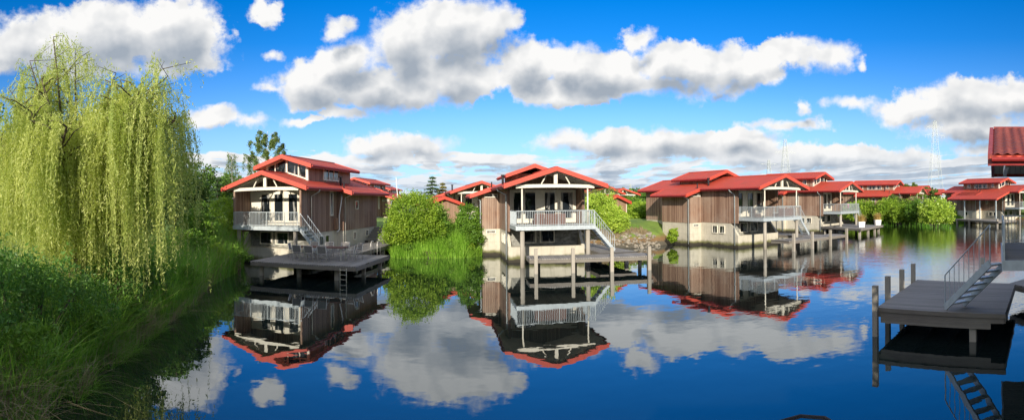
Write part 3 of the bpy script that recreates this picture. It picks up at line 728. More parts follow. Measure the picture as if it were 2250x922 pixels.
MB().box(-.25,.25,-.25,.2,.42,.46).build('seat', M['pink'], rt); MB().box(-.25,.25,-.3,-.26,.45,1.0).build('backrest', M['pink'], rt)
for q in (-1,1): MB().bar((q*.25,-.25,0),(q*.25,.2,.44),.03).bar((q*.25,.2,0),(q*.25,-.28,1.),.03).build('leg', M['alu'], rt)
# meter box on the left house
# utility boxes belong to the left house: parts
mb = MB(); mb.box(2.79,3.02,4.15,4.75,2.25,3.1); mb.build('meter_box', M['woodpale'], h1)
MB().tube([(3.06,4.9,5.0),(3.3,4.5,4.6),(3.1,4.45,3.3),(3.1,4.45,2.2),(3.05,4.1,2.05)],.045,8).build('waste_pipe', M['whiteplast'], h1, True)

def planter(px, py, label):
    p = pt(px,py,.86); rt = empty('planter',(p.x,p.y,.86),R(-25)); tag(rt,label,'planter','white planters with golden grass')
    MB().poly([(-.33,-.33,0),(.33,-.33,0),(.33,.33,0),(-.33,.33,0),(-.4,-.4,.68),(.4,-.4,.68),(.4,.4,.68),(-.4,.4,.68)],[(0,3,2,1),(4,5,6,7),(0,1,5,4),(1,2,6,5),(2,3,7,6),(3,0,4,7)]).build('pot', M['whiteplast'], rt)
    P = np.stack([rng.normal(0,.17,500),rng.normal(0,.17,500),np.full(500,.66)],1); v,q,vr = blades(P,.85,.02,.6,4)
    np_mesh('grass_tuft', v,q,M['drygold'],rt,vr)
planter(1892,499,'white tapered planter nearer the left on the mooring deck'); planter(1928,494,'white tapered planter at the right corner of the mooring deck')

# inflatable dinghy
p = pt(1846,512,0); rt = empty('inflatable_dinghy',(p.x,p.y,0),R(28)); tag(rt,'pale inflatable dinghy with outboard motor moored beside the planter deck','boat')
tb = MB()
ptsL = [(-1.5,-.62,.28),(-.3,-.66,.28),(.7,-.6,.3),(1.25,-.35,.38),(1.45,0,.42),(1.25,.35,.38),(.7,.6,.3),(-.3,.66,.28),(-1.5,.62,.28)]
tb.tube(ptsL,.22,12).build('tube', M['rubber'], rt, True)
MB().box(-1.3,1.,-.5,.5,.1,.16).build('floor', M['beam'], rt); MB().box(-1.42,-1.34,-.45,.45,.1,.62).build('transom', M['beam'], rt)
MB().box(-.3,0,-.62,.62,.42,.47).build('seat', M['beam'], rt)
ob = MB().box(-1.72,-1.42,-.16,.16,.55,.98).build('outboard_motor', M['darkmetal'], rt, bevel=.05); MB().box(-1.62,-1.5,-.05,.05,-.3,.55).build('shaft', M['darkmetal'], ob); 
# floating octagonal rim right below the viewpoint
p = pt(1742,927,.12); rt = empty('net_basket',(p.x,p.y,0),0); tag(rt,'dark octagonal metal rim cut by the bottom edge of the photo','basket')
pts8 = [(.62*math.cos(k*math.pi/4+math.pi/8),.62*math.sin(k*math.pi/4+math.pi/8),.12) for k in range(9)]
MB().tube([(a,b-.42,c) for a,b,c in pts8],.035,8).build('rim', M['darkmetal'], rt)
MB().tube([(a*.88,b*.88-.42,c) for a,b,c in pts8],.012,8).build('inner_ring', M['darkmetal'], rt)

# white mast left of the bushes, antenna
p = pd(877,75,1.9); rt = MB().tube([(p.x,p.y,1.9),(p.x-.45,p.y,7.9)],.09,8,.05).build('flag_pole', M['whiteplast'],None,True); tag(rt,'slender white pole rising behind the round bush','pole')

# pylons
def pylon(px, d, top_y, label, wid, arms):
    p = pd(px,d,0); th = (px-CX)/F; hy = CY-8*math.sin(th); Ht = H+(hy-top_y)/F*d
    mb = MB(); w0 = wid; n = 12; bt = .0009*d*.33
    def half(z): t = z/Ht; return w0*(1-t)**1.1*.5+w0*.09
    C = [(-1,-1),(1,-1),(1,1),(-1,1)]
    for k in range(n):
        z0,z1 = Ht*k/n, Ht*(k+1)/n; a,b_ = half(z0),half(z1)
        for i in range(4):
            c,dn = C[i],C[(i+1)%4]
            mb.bar((c[0]*a,c[1]*a,z0),(c[0]*b_,c[1]*b_,z1),bt*1.3)
            mb.bar((c[0]*a,c[1]*a,z0),(dn[0]*b_,dn[1]*b_,z1),bt*.7); mb.bar((dn[0]*a,dn[1]*a,z0),(c[0]*b_,c[1]*b_,z1),bt*.7)
            mb.bar((c[0]*b_,c[1]*b_,z1),(dn[0]*b_,dn[1]*b_,z1),bt*.7)
    rt = empty('electricity_pylon',(p.x,p.y,0),-th+.3); tag(rt,label,'pylon','lattice pylons on the horizon')
    mb.build('tower', M['pyl'], rt)
    for (f,aw) in arms:
        z = Ht*f; ab = MB(); hw = Ht*aw
        for q in (-1,1):
            ab.bar((0,0,z+Ht*.025),(q*hw,0,z),bt); ab.bar((0,0,z-Ht*.005),(q*hw,0,z),bt)
            for k in (.35,.7,1.): ab.bar((q*hw*k,0,z),(q*hw*k,0,z-Ht*.035),bt*.8)
        ab.build('cross_arm', M['pyl'], rt)
M['pyl'] = simple('pylon_steel', (.50,.53,.52), .6, .2, var=.05)
pylon(2055,330,266,'tallest pylon, rising behind the far right houses',8.5,[(.93,.10),(.83,.12)])
pylon(1726,430,306,'middle pylon behind the long roof of the pale brown house',10,[(.94,.12),(.80,.16)])
pylon(1690,640,351,'faint pylon just left of the middle one',11,[(.90,.20),(.66,.22)])
pylon(1385,1500,404,'tiny distant pylon between the central and the pale brown house',14,[(.92,.30),(.62,.34)])

# ------------------------------------------------------------------ vegetation
# weeping willow
WX,WY = -13.6,11.4
wz = ground_z(WX,WY)-.1; wr = empty('weeping_willow',(WX,WY,wz)); tag(wr,'huge weeping willow trailing yellow-green strands over the left bank','tree')
tb = MB(); tb.tube([(0,0,0),(.1,.05,1.4),(-.1,0,3.0)],.34,12,.24)
tips = []
q = random.Random(3)
mains = [((-2.0,1.3,8.9),.15),((-1.4,-.4,8.2),.12),((.9,1.6,7.2),.13),((2.7,1.4,7.0),.13),((3.5,-.4,6.9),.12),((3.7,1.0,6.2),.1),((-3.4,.8,7.2),.12),((-4.6,-.6,6.0),.1),((.2,-2.0,6.6),.11),((1.9,-1.9,5.9),.1),((-2.2,-2.2,6.2),.1),((.6,2.8,6.6),.1),((2.2,3.0,6.4),.1),((-2.8,2.6,6.8),.1),((.3,.2,6.3),.12),((-.5,1.4,6.6),.1),((.2,-.9,6.2),.1),((1.3,.3,6.7),.1),((2.2,.2,7.1),.1),((-1.0,-1.6,7.0),.1)]
def zl(a): return a
for (e,r) in mains:
    s0 = Vector((q.uniform(-.1,.1),q.uniform(-.1,.1),2.4+q.uniform(0,.6))); e = Vector(e)
    mid = s0.lerp(e,.5)+Vector((q.uniform(-.3,.3),q.uniform(-.3,.3),.5))
    tb.tube([s0,s0.lerp(mid,.5),mid,mid.lerp(e,.55)+Vector((0,0,.15)),e],r,7,.03)
    for k in np.linspace(.35,1.,11):
        p_ = (s0*(1-k)**2+mid*2*k*(1-k)+e*k*k) if k<1 else e
        for j in range(2):
            an = q.uniform(0,6.28); L = q.uniform(.5,1.5)*(1.15-.4*k)
            t_ = p_+Vector((math.cos(an)*L,math.sin(an)*L,q.uniform(.15,.7)))
            tb.tube([p_,p_.lerp(t_,.5)+Vector((0,0,.12)),t_],.028,4,.01); tips.append((t_, p_))
tb.build('trunk', M['bark'], wr, True)
SP = []; LV = []; LD = []; VRs = []; strand = MB(); SV=[]; SQ=[]; sbase=0
dense = len(tips); tw = MB()
for e in ((-3.3,.6,9.6),(-2.5,1.0,10.2),(-1.6,.3,10.0),(-.9,.8,9.2),(-4.0,-.2,8.4),(1.6,.5,8.0),(3.3,.9,7.9),(4.1,.2,7.4),(-1.9,-.6,9.0)):
    e = Vector(e); s0 = Vector((e.x*.55,e.y*.6,6.0)); tb2 = [s0, s0.lerp(e,.6)+Vector((0,0,.2)), e]; tw.tube(tb2,.05,6,.012)
    for k in np.linspace(.35,1,7):
        p_ = s0.lerp(e,k); an = q.uniform(0,6.28); L = q.uniform(.3,1.0); t_ = p_+Vector((math.cos(an)*L,math.sin(an)*L,q.uniform(.05,.45)))
        tw.tube([p_,t_],.014,4,.006); tips.append((t_,p_))
tw.build('upper_limbs', M['bark'], wr, True)
for ti,(tip,src) in enumerate(tips):
    ns = q.randint(15,22) if ti < dense else q.randint(7,13)
    anchors = [(src.lerp(tip,q.random()**.7)+Vector((q.gauss(0,.1),q.gauss(0,.1),q.gauss(0,.06))), q.gauss(0,.9), q.uniform(.15,.8), q.uniform(.75,1.05), q.gauss(.5,.28)) for _ in range(4)]
    for k in range(ns):
        ao,aa,aw,al,at_ = anchors[k%4]; o = ao+Vector((q.gauss(0,.05),q.gauss(0,.05),q.gauss(0,.05)))
        an = math.atan2(tip.y-src.y,tip.x-src.x)+aa+q.gauss(0,.22); outw = aw*q.uniform(.8,1.2)
        hi = o.z > 7.2 or ti >= dense
        drop = q.uniform(.4,1.5) if hi else q.uniform(1.2,min(5.2,max(1.5,o.z-.6)))
        if ti < dense and (o.x>1.6 or o.y<-1.2): drop = q.uniform(1.5,max(1.6,o.z-q.uniform(.1,1.6)))
        drop *= al*q.choice((1,1,.8,.55)); n = int(drop/.055)+4; t = np.linspace(0,1,n)
        rise = q.uniform(.05,.35)
        sway = q.gauss(0,.12)
        X = o.x+math.cos(an)*outw*(1-(1-t)**2.5)+sway*t*t; Y = o.y+math.sin(an)*outw*(1-(1-t)**2.5)+q.gauss(0,.1)*t*t
        Z = o.z+rise*np.sin(np.minimum(t*6,1)*math.pi)*1.-drop*t**1.25
        ph = q.uniform(0,6.28); X = X+.05*np.sin(t*q.uniform(5,11)+ph)*t; Y = Y+.05*np.cos(t*q.uniform(5,11)+ph)*t
        Z = np.maximum(Z,-.15)
        C = np.stack([X,Y,Z],1); LV.append(C+rng.normal(size=C.shape)*.025)
        d = np.stack([np.full(n,math.cos(an)*.2),np.full(n,math.sin(an)*.2),np.full(n,-.8)],1); LD.append(d+rng.normal(size=d.shape)*.55)
        VRs.append(np.clip(np.full(n,at_)+rng.normal(size=n)*.2,0,1))
        # thin stem ribbon
        w = .004; ii = range(0,n,6); P0 = C[list(ii)]; m_ = len(P0)
        if m_>1:
            sd = np.array([-math.sin(an),math.cos(an),0])*w; SV.append(np.concatenate([P0-sd,P0+sd])); a_ = np.arange(m_-1)
            SQ.append(np.stack([a_,a_+1,a_+1+m_,a_+m_],1)+sbase); sbase += 2*m_
LV = np.concatenate(LV); LD = np.concatenate(LD); VRs = np.concatenate(VRs)
v,qd = leaves(LV+rng.normal(size=LV.shape)*.02,.125,.22,.1,LD); np_mesh('crown', v, qd, M['willow'], wr, np.repeat(VRs,4))
np_mesh('hanging_twigs', np.concatenate(SV), np.concatenate(SQ), M['willow'], wr, np.full(sbase,.2))
print('willow leaves', len(LV))

def wz_blob(px, d, z, rx, rz_): p = pd(px,d,z); return (p.x,p.y,z,rx,rx,rz_)
# dark shrubs under the willow, left foreground
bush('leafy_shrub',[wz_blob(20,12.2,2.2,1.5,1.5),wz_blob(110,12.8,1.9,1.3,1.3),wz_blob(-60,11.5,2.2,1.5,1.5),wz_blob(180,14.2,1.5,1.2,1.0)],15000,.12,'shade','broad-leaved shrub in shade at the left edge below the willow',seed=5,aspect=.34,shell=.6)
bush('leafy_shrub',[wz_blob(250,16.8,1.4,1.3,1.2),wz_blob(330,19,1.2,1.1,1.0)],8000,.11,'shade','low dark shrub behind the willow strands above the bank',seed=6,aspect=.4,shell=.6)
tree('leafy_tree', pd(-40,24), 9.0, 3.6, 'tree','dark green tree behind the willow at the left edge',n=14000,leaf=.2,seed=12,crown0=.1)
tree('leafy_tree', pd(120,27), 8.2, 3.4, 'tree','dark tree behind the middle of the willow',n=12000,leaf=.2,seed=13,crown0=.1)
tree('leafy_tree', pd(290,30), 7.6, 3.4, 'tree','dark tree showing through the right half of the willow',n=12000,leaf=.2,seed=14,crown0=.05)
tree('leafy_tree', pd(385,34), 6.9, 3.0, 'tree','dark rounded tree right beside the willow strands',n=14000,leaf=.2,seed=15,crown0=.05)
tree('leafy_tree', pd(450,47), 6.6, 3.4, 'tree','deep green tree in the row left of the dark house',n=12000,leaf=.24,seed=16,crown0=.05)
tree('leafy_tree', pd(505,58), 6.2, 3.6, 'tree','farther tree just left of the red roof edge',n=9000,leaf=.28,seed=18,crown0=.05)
bush('leafy_shrub',[wz_blob(432,31,2.5,1.5,1.7),wz_blob(410,28.5,1.6,1.3,1.4)],9000,.15,'bush2','bright green shrub below the tree row left of the dark house',seed=21)
bush('leafy_shrub',[wz_blob(492,38.5,3.2,1.6,1.7),wz_blob(478,37,1.8,1.7,1.5),wz_blob(515,40,2.5,1.2,1.6)],12000,.14,'bush','yellow-green shrub against the left wall of the dark house',seed=22)
def conifer(name, pos, h, w, mat, label, n=7000, leaf=.2, seed=1):
    z = ground_z(pos[0],pos[1])-.1; rt = empty(name,(pos[0],pos[1],z)); tag(rt,label,'tree','conifers'); r = np.random.default_rng(seed)
    MB().tube([(0,0,0),(0,0,h*.97)],h*.02,8,.01).build('trunk', M['bark'], rt, True)
    C=[];Vv=[]; lay = int(h/.42)
    for k in range(lay):
        t = k/lay; zc = h*(.06+.93*t); rad = w*(1-t)**.85+.05; nb = 9
        for j in range(nb):
            an = r.uniform(0,6.28); rr = rad*r.uniform(.75,1.1); m_ = int(n/lay/nb*(1.6-1.2*t))+2
            u = r.uniform(0,1,m_)**.7; C.append(np.stack([np.cos(an)*rr*u+r.normal(0,.07,m_),np.sin(an)*rr*u+r.normal(0,.07,m_),zc-u*rr*.22+r.normal(0,.045,m_)],1)); Vv.append(np.clip(r.normal(.5,.25,m_),0,1))
    C = np.concatenate(C); v,q_ = leaves(C,leaf,.3); np_mesh('crown', v,q_,M[mat],rt,np.repeat(np.concatenate(Vv),4)); return rt
conifer('conifer', pd(478,44), 4.9, 1.8,'conifer','layered conifer left of the dark house',seed=31)
conifer('spruce_tree', pd(950,62), 5.8, 2.7,'conifer','dark pointed spruce above the gap between round bush and red shed',seed=32,leaf=.26)
conifer('spruce_tree', pd(972,66), 5.1, 2.0,'yellowconifer','smaller golden conifer right beside the dark spruce',seed=33,leaf=.26)
def weeping(pos,h,w,label,n,seed,name='birch_tree'):
    z = ground_z(pos[0],pos[1])-.1; rt = empty(name,(pos[0],pos[1],z)); tag(rt,label,'tree','birches'); qq = random.Random(seed)
    mb = MB(); top = Vector((qq.uniform(-.3,.3),0,h)); mb.tube([(0,0,0),top*.5+Vector((.1,0,0)),top],.1,7,.02); C=[]
    for i in range(26):
        k = .45+.53*i/26; p_ = top*k; an = i*2.4; L = w*(1.15-k)*qq.uniform(.9,1.7)+.15; e = p_+Vector((math.cos(an)*L,math.sin(an)*L,L*.55))
        mb.tube([p_,p_.lerp(e,.6)+Vector((0,0,.12)),e],.025,4,.008)
        for j in range(6):
            o = p_.lerp(e,qq.uniform(.5,1)); d = qq.uniform(.3,1.0)*h*.12; m_ = int(n/156); t = np.linspace(0,1,m_)
            C.append(np.stack([o.x+rng.normal(0,.09,m_)+t*qq.gauss(0,.2),o.y+rng.normal(0,.09,m_),o.z-d*t+rng.normal(0,.05,m_)],1))
    mb.build('trunk', M['birchbark'], rt, True); C = np.concatenate(C); v,q_ = leaves(C,.15,.5,.5)
    np_mesh('crown', v,q_,M['birch'],rt,np.repeat(np.clip(rng.normal(.5,.25,len(C)),0,1),4))
weeping(pd(590,50),9.5,3.2,'weeping birch top rising behind the roof of the dark house',11000,41)
weeping(pd(508,52),7.6,1.1,'thin pale-stemmed birch left of the dark house roof',1800,42)

# bushes between the left and the central house
G = 'shrubs on the bank between the left and central houses'
bush('round_bush',[wz_blob(905,39.5,3.05,2.4,2.45),wz_blob(882,39.2,1.9,1.9,1.5),wz_blob(935,39.6,1.9,1.9,1.5)],30000,.15,'bush','large round bright green bush right of the dark house','bush',G,seed=51,floor=1.05,shell=.3)
bush('round_bush',[wz_blob(958,40.2,2.3,1.4,1.9),wz_blob(978,40,1.6,1.2,1.4)],14000,.15,'bush2','darker middle bush below the red shed roof','bush',G,seed=52,floor=1.05,shell=.35)
bush('round_bush',[wz_blob(1027,40.3,2.5,1.35,1.75),wz_blob(1035,39.6,1.4,1.35,1.3),wz_blob(1008,40.2,1.5,1.0,1.2)],16000,.14,'bush2','dark glossy bush touching the left wing of the central house','bush',G,seed=53,floor=1.05,shell=.35)
for k,(px,d,z,r) in enumerate([(896,38.2,.8,.4),(948,38.6,.8,.35),(990,38.6,.9,.5),(1030,38.9,.8,.4)]):
    bush('leafy_plant',[wz_blob(px,d,z,r*1.3,r*.8)],1500,.16,'bush' if k%2 else 'bush2',('leftmost','second','third','rightmost')[k]+' low leafy weed clump at the water under the round bushes','plant','weed clumps on the middle bank',seed=130+k,shell=.7,stems=False)
for k,(px,d,z,r,mt,lab) in enumerate([(60,10.2,1.55,.55,'bush2','broad-leaved weeds in the near reeds at the lower left'),(200,12.6,1.35,.5,'bush2','small weed clump above the drooping dry reeds'),(285,15.6,1.0,.5,'bush2','weed clump at the water edge under the willow tips'),(395,21.5,1.2,.8,'bush2','leafy clump among the reeds beyond the willow'),(470,29,1.2,.9,'bush','lighter leafy clump near the left house deck'),(525,31,1.0,.8,'bush2','leafy reeds clump touching the left deck corner')]):
    bush('leafy_plant',[wz_blob(px,d,z,r*1.3,r)],1100,.10+.002*d,mt,lab,'plant','weed clumps on the left bank',seed=140+k,shell=.8,stems=False,aspect=.3)
# laurel bushes right of the central house
bush('laurel_bush',[wz_blob(1316,47.5,3.45,1.9,1.95),wz_blob(1296,48,2.8,1.5,1.9),wz_blob(1330,47,2.6,1.8,1.6)],20000,.2,'laurel','tall part of the shiny laurel hedge right of the central house','bush','laurel bushes on the lawn',seed=61,shell=.3,aspect=.5)
bush('laurel_bush',[wz_blob(1354,46.5,2.25,1.3,1.25),wz_blob(1342,46.7,2.6,1.4,1.4)],12000,.2,'laurel','low rounded laurel bush at the lawn edge','bush','laurel bushes on the lawn',seed=62,shell=.3,aspect=.5)
bush('willow_bush',[wz_blob(1318,53,4.6,2.2,1.3)],5000,.16,'birch','wispy shrub top behind the laurel hedge',seed=63,aspect=.3,stems=False)
# garden beyond the lawn
bush('hedge',[wz_blob(1398,62,2.7,2.2,1.2),wz_blob(1430,62,2.7,2.0,1.2),wz_blob(1370,62,2.7,2.0,1.2),wz_blob(1455,61,2.7,1.6,1.2)],12000,.22,'bush','clipped light green hedge beyond the lawn','hedge',seed=64,stems=False)
bush('garden_bush',[wz_blob(1415,72,3.0,2.3,1.3)],7000,.26,'bush','round garden bush behind the clipped hedge',seed=65)
bush('garden_bush',[wz_blob(1382,90,3.2,3.,1.6)],6000,.3,'bush2','grey-green bush between the shed and the round garden bush',seed=66)
# shrubs on the far bank
G2 = 'tall shrubs on the far bank'
for k,(px,d,z,r,mt,lab) in enumerate([(1880,92,3.0,2.8,'bush','leftmost far shrub beside the small balcony'),(1893,84,3.3,2.6,'bush','bright shrub behind the left planter'),(1922,86,2.7,2.2,'bush2','low shrub behind the right planter'),(1955,82,3.2,2.9,'bush','tall yellow-green shrub before the far house gable'),
     (1990,80,2.9,2.5,'bush','dull green shrub in the middle of the far bank'),(2022,78,3.4,2.8,'bush2','dense shrub left of the far right boardwalk'),(2058,75,3.3,3.1,'laurel','largest grey-green shrub next to the lean-to house'),(1965,84,4.8,1.3,'birch','young light tree poking above the far shrubs')]):
    bush('far_shrub',[wz_blob(px,d,z-1.0,r*.9,r*.8),wz_blob(px+14,d,z-1.3,r*.75,r*.7),wz_blob(px-13,d-.5,z-1.4,r*.7,r*.7)],9000,.26,mt,lab,'shrub',G2,seed=70+k,floor=.5,shell=.45)
# distant trees on the horizon
def treeline():
    C=[];V=[]
    for k in range(420):
        px = rnd.uniform(-500,2700); d = rnd.uniform(330,900); h = rnd.uniform(3,6.5)
        p = pd(px,d,0); m_ = 60; dd = rng.normal(size=(m_,3)); dd /= np.linalg.norm(dd,axis=1)[:,None]
        C.append(np.array([p.x,p.y,2+h*.45])+dd*np.array([h*.9,h*.9,h*.55])); V.append(np.full(m_,rnd.uniform(0,.9)))
    C = np.concatenate(C); v,q_ = leaves(C,4.2,.8); return v,q_,np.repeat(np.concatenate(V),4)
v,q_,vr = treeline(); tag(np_mesh('distant_woods', v,q_,M['tree'],None,vr),'dark line of far woods along the horizon','woods',kind='stuff')
for k,(px,d,h,w,lab) in enumerate([(1412,240,8,9,'dark broad tree mass on the horizon left of the pale house'),(1470,230,6.5,8,'lower far tree beside the pale house roof'),(1362,260,6.5,8,'far tree behind the small shed')]):
    tree('far_tree', pd(px,d), h, w, 'tree', lab, group='far trees on the horizon', n=2500, leaf=1.3, seed=90+k, crown0=0.)
for k,(px,d,h,w,lab) in enumerate([(1992,130,6.6,2.6,'bare-topped far tree right of the shrub-hidden house'),(2010,132,6.9,2.4,'middle one of the thin far trees above red roofs'),(2030,128,6.3,2.8,'bushy far tree left of the tallest pylon foot'),(2048,120,5.1,3,'rounded far treetop beneath the tallest pylon')]):
    tree('far_tree', pd(px,d), h, w, 'birch', lab, group='thin far trees above the roofs', n=1600, leaf=.5, seed=100+k, crown0=.3, sparse=.7)
# trees added out of view to shade the near left bank and the dock
for k,(x,y,h,w,lab) in enumerate([(-9.5,-4,6.9,3.4,'unseen tree added to shade the left bank'),(-14.5,-2.5,6.9,3.6,'second unseen tree added to shade the left bank'),(-19.5,0,6.9,3.6,'third unseen tree added to shade the left bank'),(8.9,-2.4,10.5,2.3,'unseen tree added behind the viewpoint to shade the dock'),(11.0,-1.6,10.,2.2,'slim unseen tree added to shade the dock'),(13.2,-4.2,11.,2.5,'tall unseen tree added between the two near houses to shade the dock'),(16.6,-8.4,12.,2.8,'unseen tree added behind the nearest house to shade the dock')]):
    tree('shade_caster_tree',(x,y),h,w,'tree',lab,n=3200 if k<3 else 8000,leaf=.4,seed=110+k,crown0=.05,group='added shade trees behind the viewpoint')

# grass and reeds
def shore_points(i0, i1, n, s0, s1):
    seg = SHORE[i0:i1+1]; e = np.diff(seg,axis=0); L = np.hypot(e[:,0],e[:,1]); k = rng.choice(len(e),n,p=L/L.sum()); t = rng.uniform(0,1,n)
    nrm = np.stack([-e[:,1],e[:,0]],1)/L[:,None]; off = rng.uniform(s0,s1,n)
    P = seg[k]+e[k]*t[:,None]+nrm[k]*off[:,None]; Z = height(P[:,0],P[:,1]); return np.stack([P[:,0],P[:,1],np.maximum(Z,-.15)-.03],1)
def stuff_blades(name, P, h, w, mat, label, lean=.4, **k):
    v,q_,vr = blades(P,h,w,lean,**k); return tag(np_mesh(name,v,q_,M[mat],None,vr),label,'grass',kind='stuff')
def patch(P, f, thr, ph=0.): return P[(np.sin(P[:,0]*f+ph)+np.sin(P[:,1]*f*1.3-ph*2)+.7*np.sin((P[:,0]+P[:,1])*f*2.3)+rng.normal(size=len(P))*.5) > thr]
P = shore_points(1,5,16000,-.15,3.2); stuff_blades('bank_grass', P, .55,.022,'grass','long green grass hanging over the near left bank',.7)
P = patch(shore_points(1,5,26000,-.05,4.0),1.1,-.1); k = rng.uniform(size=len(P))<.6; stuff_blades('reeds', P[k], 1.1,.048,'grass','tall leafy reeds on the near left bank',.75, segs=5, hv=.5)
stuff_blades('reeds', P[~k], 1.25,.04,'fresh','lighter fresh reed leaves among the near left reeds',.6, segs=5, hv=.5)
P = patch(shore_points(1,5,7000,-.5,.35),1.9,-.3,2.); stuff_blades('bank_grass', P, .6,.018,'grass','green blades drooping into the water on the near left',1.1, dirs=np.array([[.5,-.1,0]]))
P = patch(shore_points(1,5,9000,-.4,1.4),2.1,.8); stuff_blades('dry_reeds', P, 1.0,.017,'dry','straw-coloured dry reeds drooping to the water in tufts',1.1, dirs=np.array([[.4,-.15,0]]), hv=.5)
P = patch(shore_points(1,5,3500,.0,3.2),2.2,.4,1.); stuff_blades('dry_reeds', P, 1.7,.014,'dry','pale dead stalks standing among the near reeds',.7)
P = patch(shore_points(3,6,2600,-.4,.6),1.7,.5); stuff_blades('dry_reeds', P, .9,.014,'dry','bleached dead stalks under the willow',1.0, dirs=np.array([[.4,-.1,0]]))
P = patch(shore_points(4,9,24000,-.35,3.6),1.2,-1.); stuff_blades('reeds', P, 1.35,.05,'grass','dense reeds along the bank left of the dark house',.4, hv=.6)
P = shore_points(5,9,2200,-.3,2.0); stuff_blades('dry_reeds', P, 1.5,.03,'dry','pale dead reeds in the middle of the left bank',.5)
P = patch(shore_points(12,17,16000,-.3,1.9),1.3,-1.6); stuff_blades('bank_grass', P, .8,.05,'fresh','lush grass on the bank below the round bushes',.5, hv=.65)
P = shore_points(30,34,14000,-.2,3.); stuff_blades('bank_grass', P, .6,.09,'grass','green edge growth below the far shrubs',.35)
P = shore_points(18,22,5000,1.2,2.6); stuff_blades('dry_grass', P, .32,.05,'dry','rusty dry grass above the stone bank',.5)
P = shore_points(18,22,16000,2.2,9.); stuff_blades('lawn_grass', P, .1,.05,'grass','short lawn grass between the central and the pale house',.5)
bush('reed_clump',[wz_blob(1478,46.5,1.0,.55,.8)],1500,.2,'bush','small green tuft at the corner of the pale house',seed=81,stems=False)
# rubble bank
P = shore_points(18,22,520,-.3,1.6); mb = MB(); ico = [(0,0,1),(.9,0,.3),(.28,.85,.35),(-.72,.53,.3),(-.72,-.53,.3),(.28,-.85,.35),(.72,.5,-.5),(-.28,.85,-.5),(-.9,0,-.5),(-.28,-.85,-.5),(.72,-.5,-.5)]
fc = [(0,1,2),(0,2,3),(0,3,4),(0,4,5),(0,5,1),(1,6,2),(2,7,3),(3,8,4),(4,9,5),(5,10,1),(2,6,7),(3,7,8),(4,8,9),(5,9,10),(1,10,6)]
for p_ in P:
    s = rnd.uniform(.09,.24); a = rnd.uniform(0,6.28); ca,sa = math.cos(a),math.sin(a)
    mb.poly([(p_[0]+s*(x*ca-y*sa)*rnd.uniform(.8,1.2),p_[1]+s*(x*sa+y*ca)*rnd.uniform(.8,1.2),p_[2]+.03+s*.7*z*rnd.uniform(.7,1.2)) for x,y,z in ico],fc)
tag(mb.build('rubble', stone_mat('rubble_stone',(.26,.23,.18))),'grey rubble stones along the edge of the lawn','stones',kind='stuff')

# ------------------------------------------------------------------ sky, sun, camera
w = bpy.data.worlds.new('World'); sc.world = w; w.use_nodes = True; t = NT(w.node_tree); t.n.clear()
sky = t.new('ShaderNodeTexSky', sky_type='NISHITA'); sky.sun_disc = False; sky.sun_elevation = SUN_EL; sky.sun_rotation = SUN_AZ
sky.air_density = .95; sky.dust_density = .2; sky.ozone_density = 4.5; sky.altitude = 0
hs = t.new('ShaderNodeHueSaturation'); hs.inputs['Hue'].default_value = .509; hs.inputs['Value'].default_value = 1.18; t.l.new(sky.outputs[0], hs.inputs['Color'])
D = t.new('ShaderNodeTexCoord').outputs['Generated']; dx,dy,dz = t.sep(D)
az = t.math('ARCTAN2', dx, dy); hyp = t.math('MAXIMUM', t.math('SQRT', t.math('ADD', t.math('MULTIPLY',dx,dx), t.math('MULTIPLY',dy,dy))), .02)
X = t.math('MULTIPLY', az, 11.); Y = t.math('MINIMUM', t.math('MULTIPLY', t.math('DIVIDE', dz, hyp), 11.), 14.)
P0 = t.comb(X,Y)
t.put(hs.inputs['Saturation'], t.maprange(Y, .2, 3.5, 1.12, 1.33))
BL = [(250,65,250,80),(90,80,120,75),(395,70,125,95),(190,135,160,40),(400,135,110,30),(15,105,80,55),(745,50,34,28),(590,22,36,30),(470,258,78,34),(558,262,46,20),(595,112,24,14),(668,256,56,13),
 (700,175,120,62),(770,125,80,55),(890,95,100,95),(1000,60,130,90),(1085,55,70,60),(850,190,200,52),(1000,165,130,65),(590,186,42,13),(765,243,70,14),
 (1150,140,80,55),(1255,135,85,50),(1330,155,140,55),(1500,145,160,52),(1620,155,115,50),(1400,82,62,30),(1350,190,270,36),(1590,185,80,36),(1800,126,105,40),(1715,112,70,26),(1200,200,100,36),(1905,145,26,14),
 (2115,225,150,60),(2025,245,125,42),(2230,215,110,60),(1880,232,80,20),(2150,285,160,42),(1770,233,21,24),(2215,335,130,30),(2050,210,60,20),
 (820,312,85,34),(930,322,80,27),(800,345,140,17),(1245,308,85,32),(1340,318,180,36),(1480,322,180,40),(1620,312,130,38),(1720,274,110,16),(1800,342,160,32),(1950,350,140,26),(1650,345,150,30)]
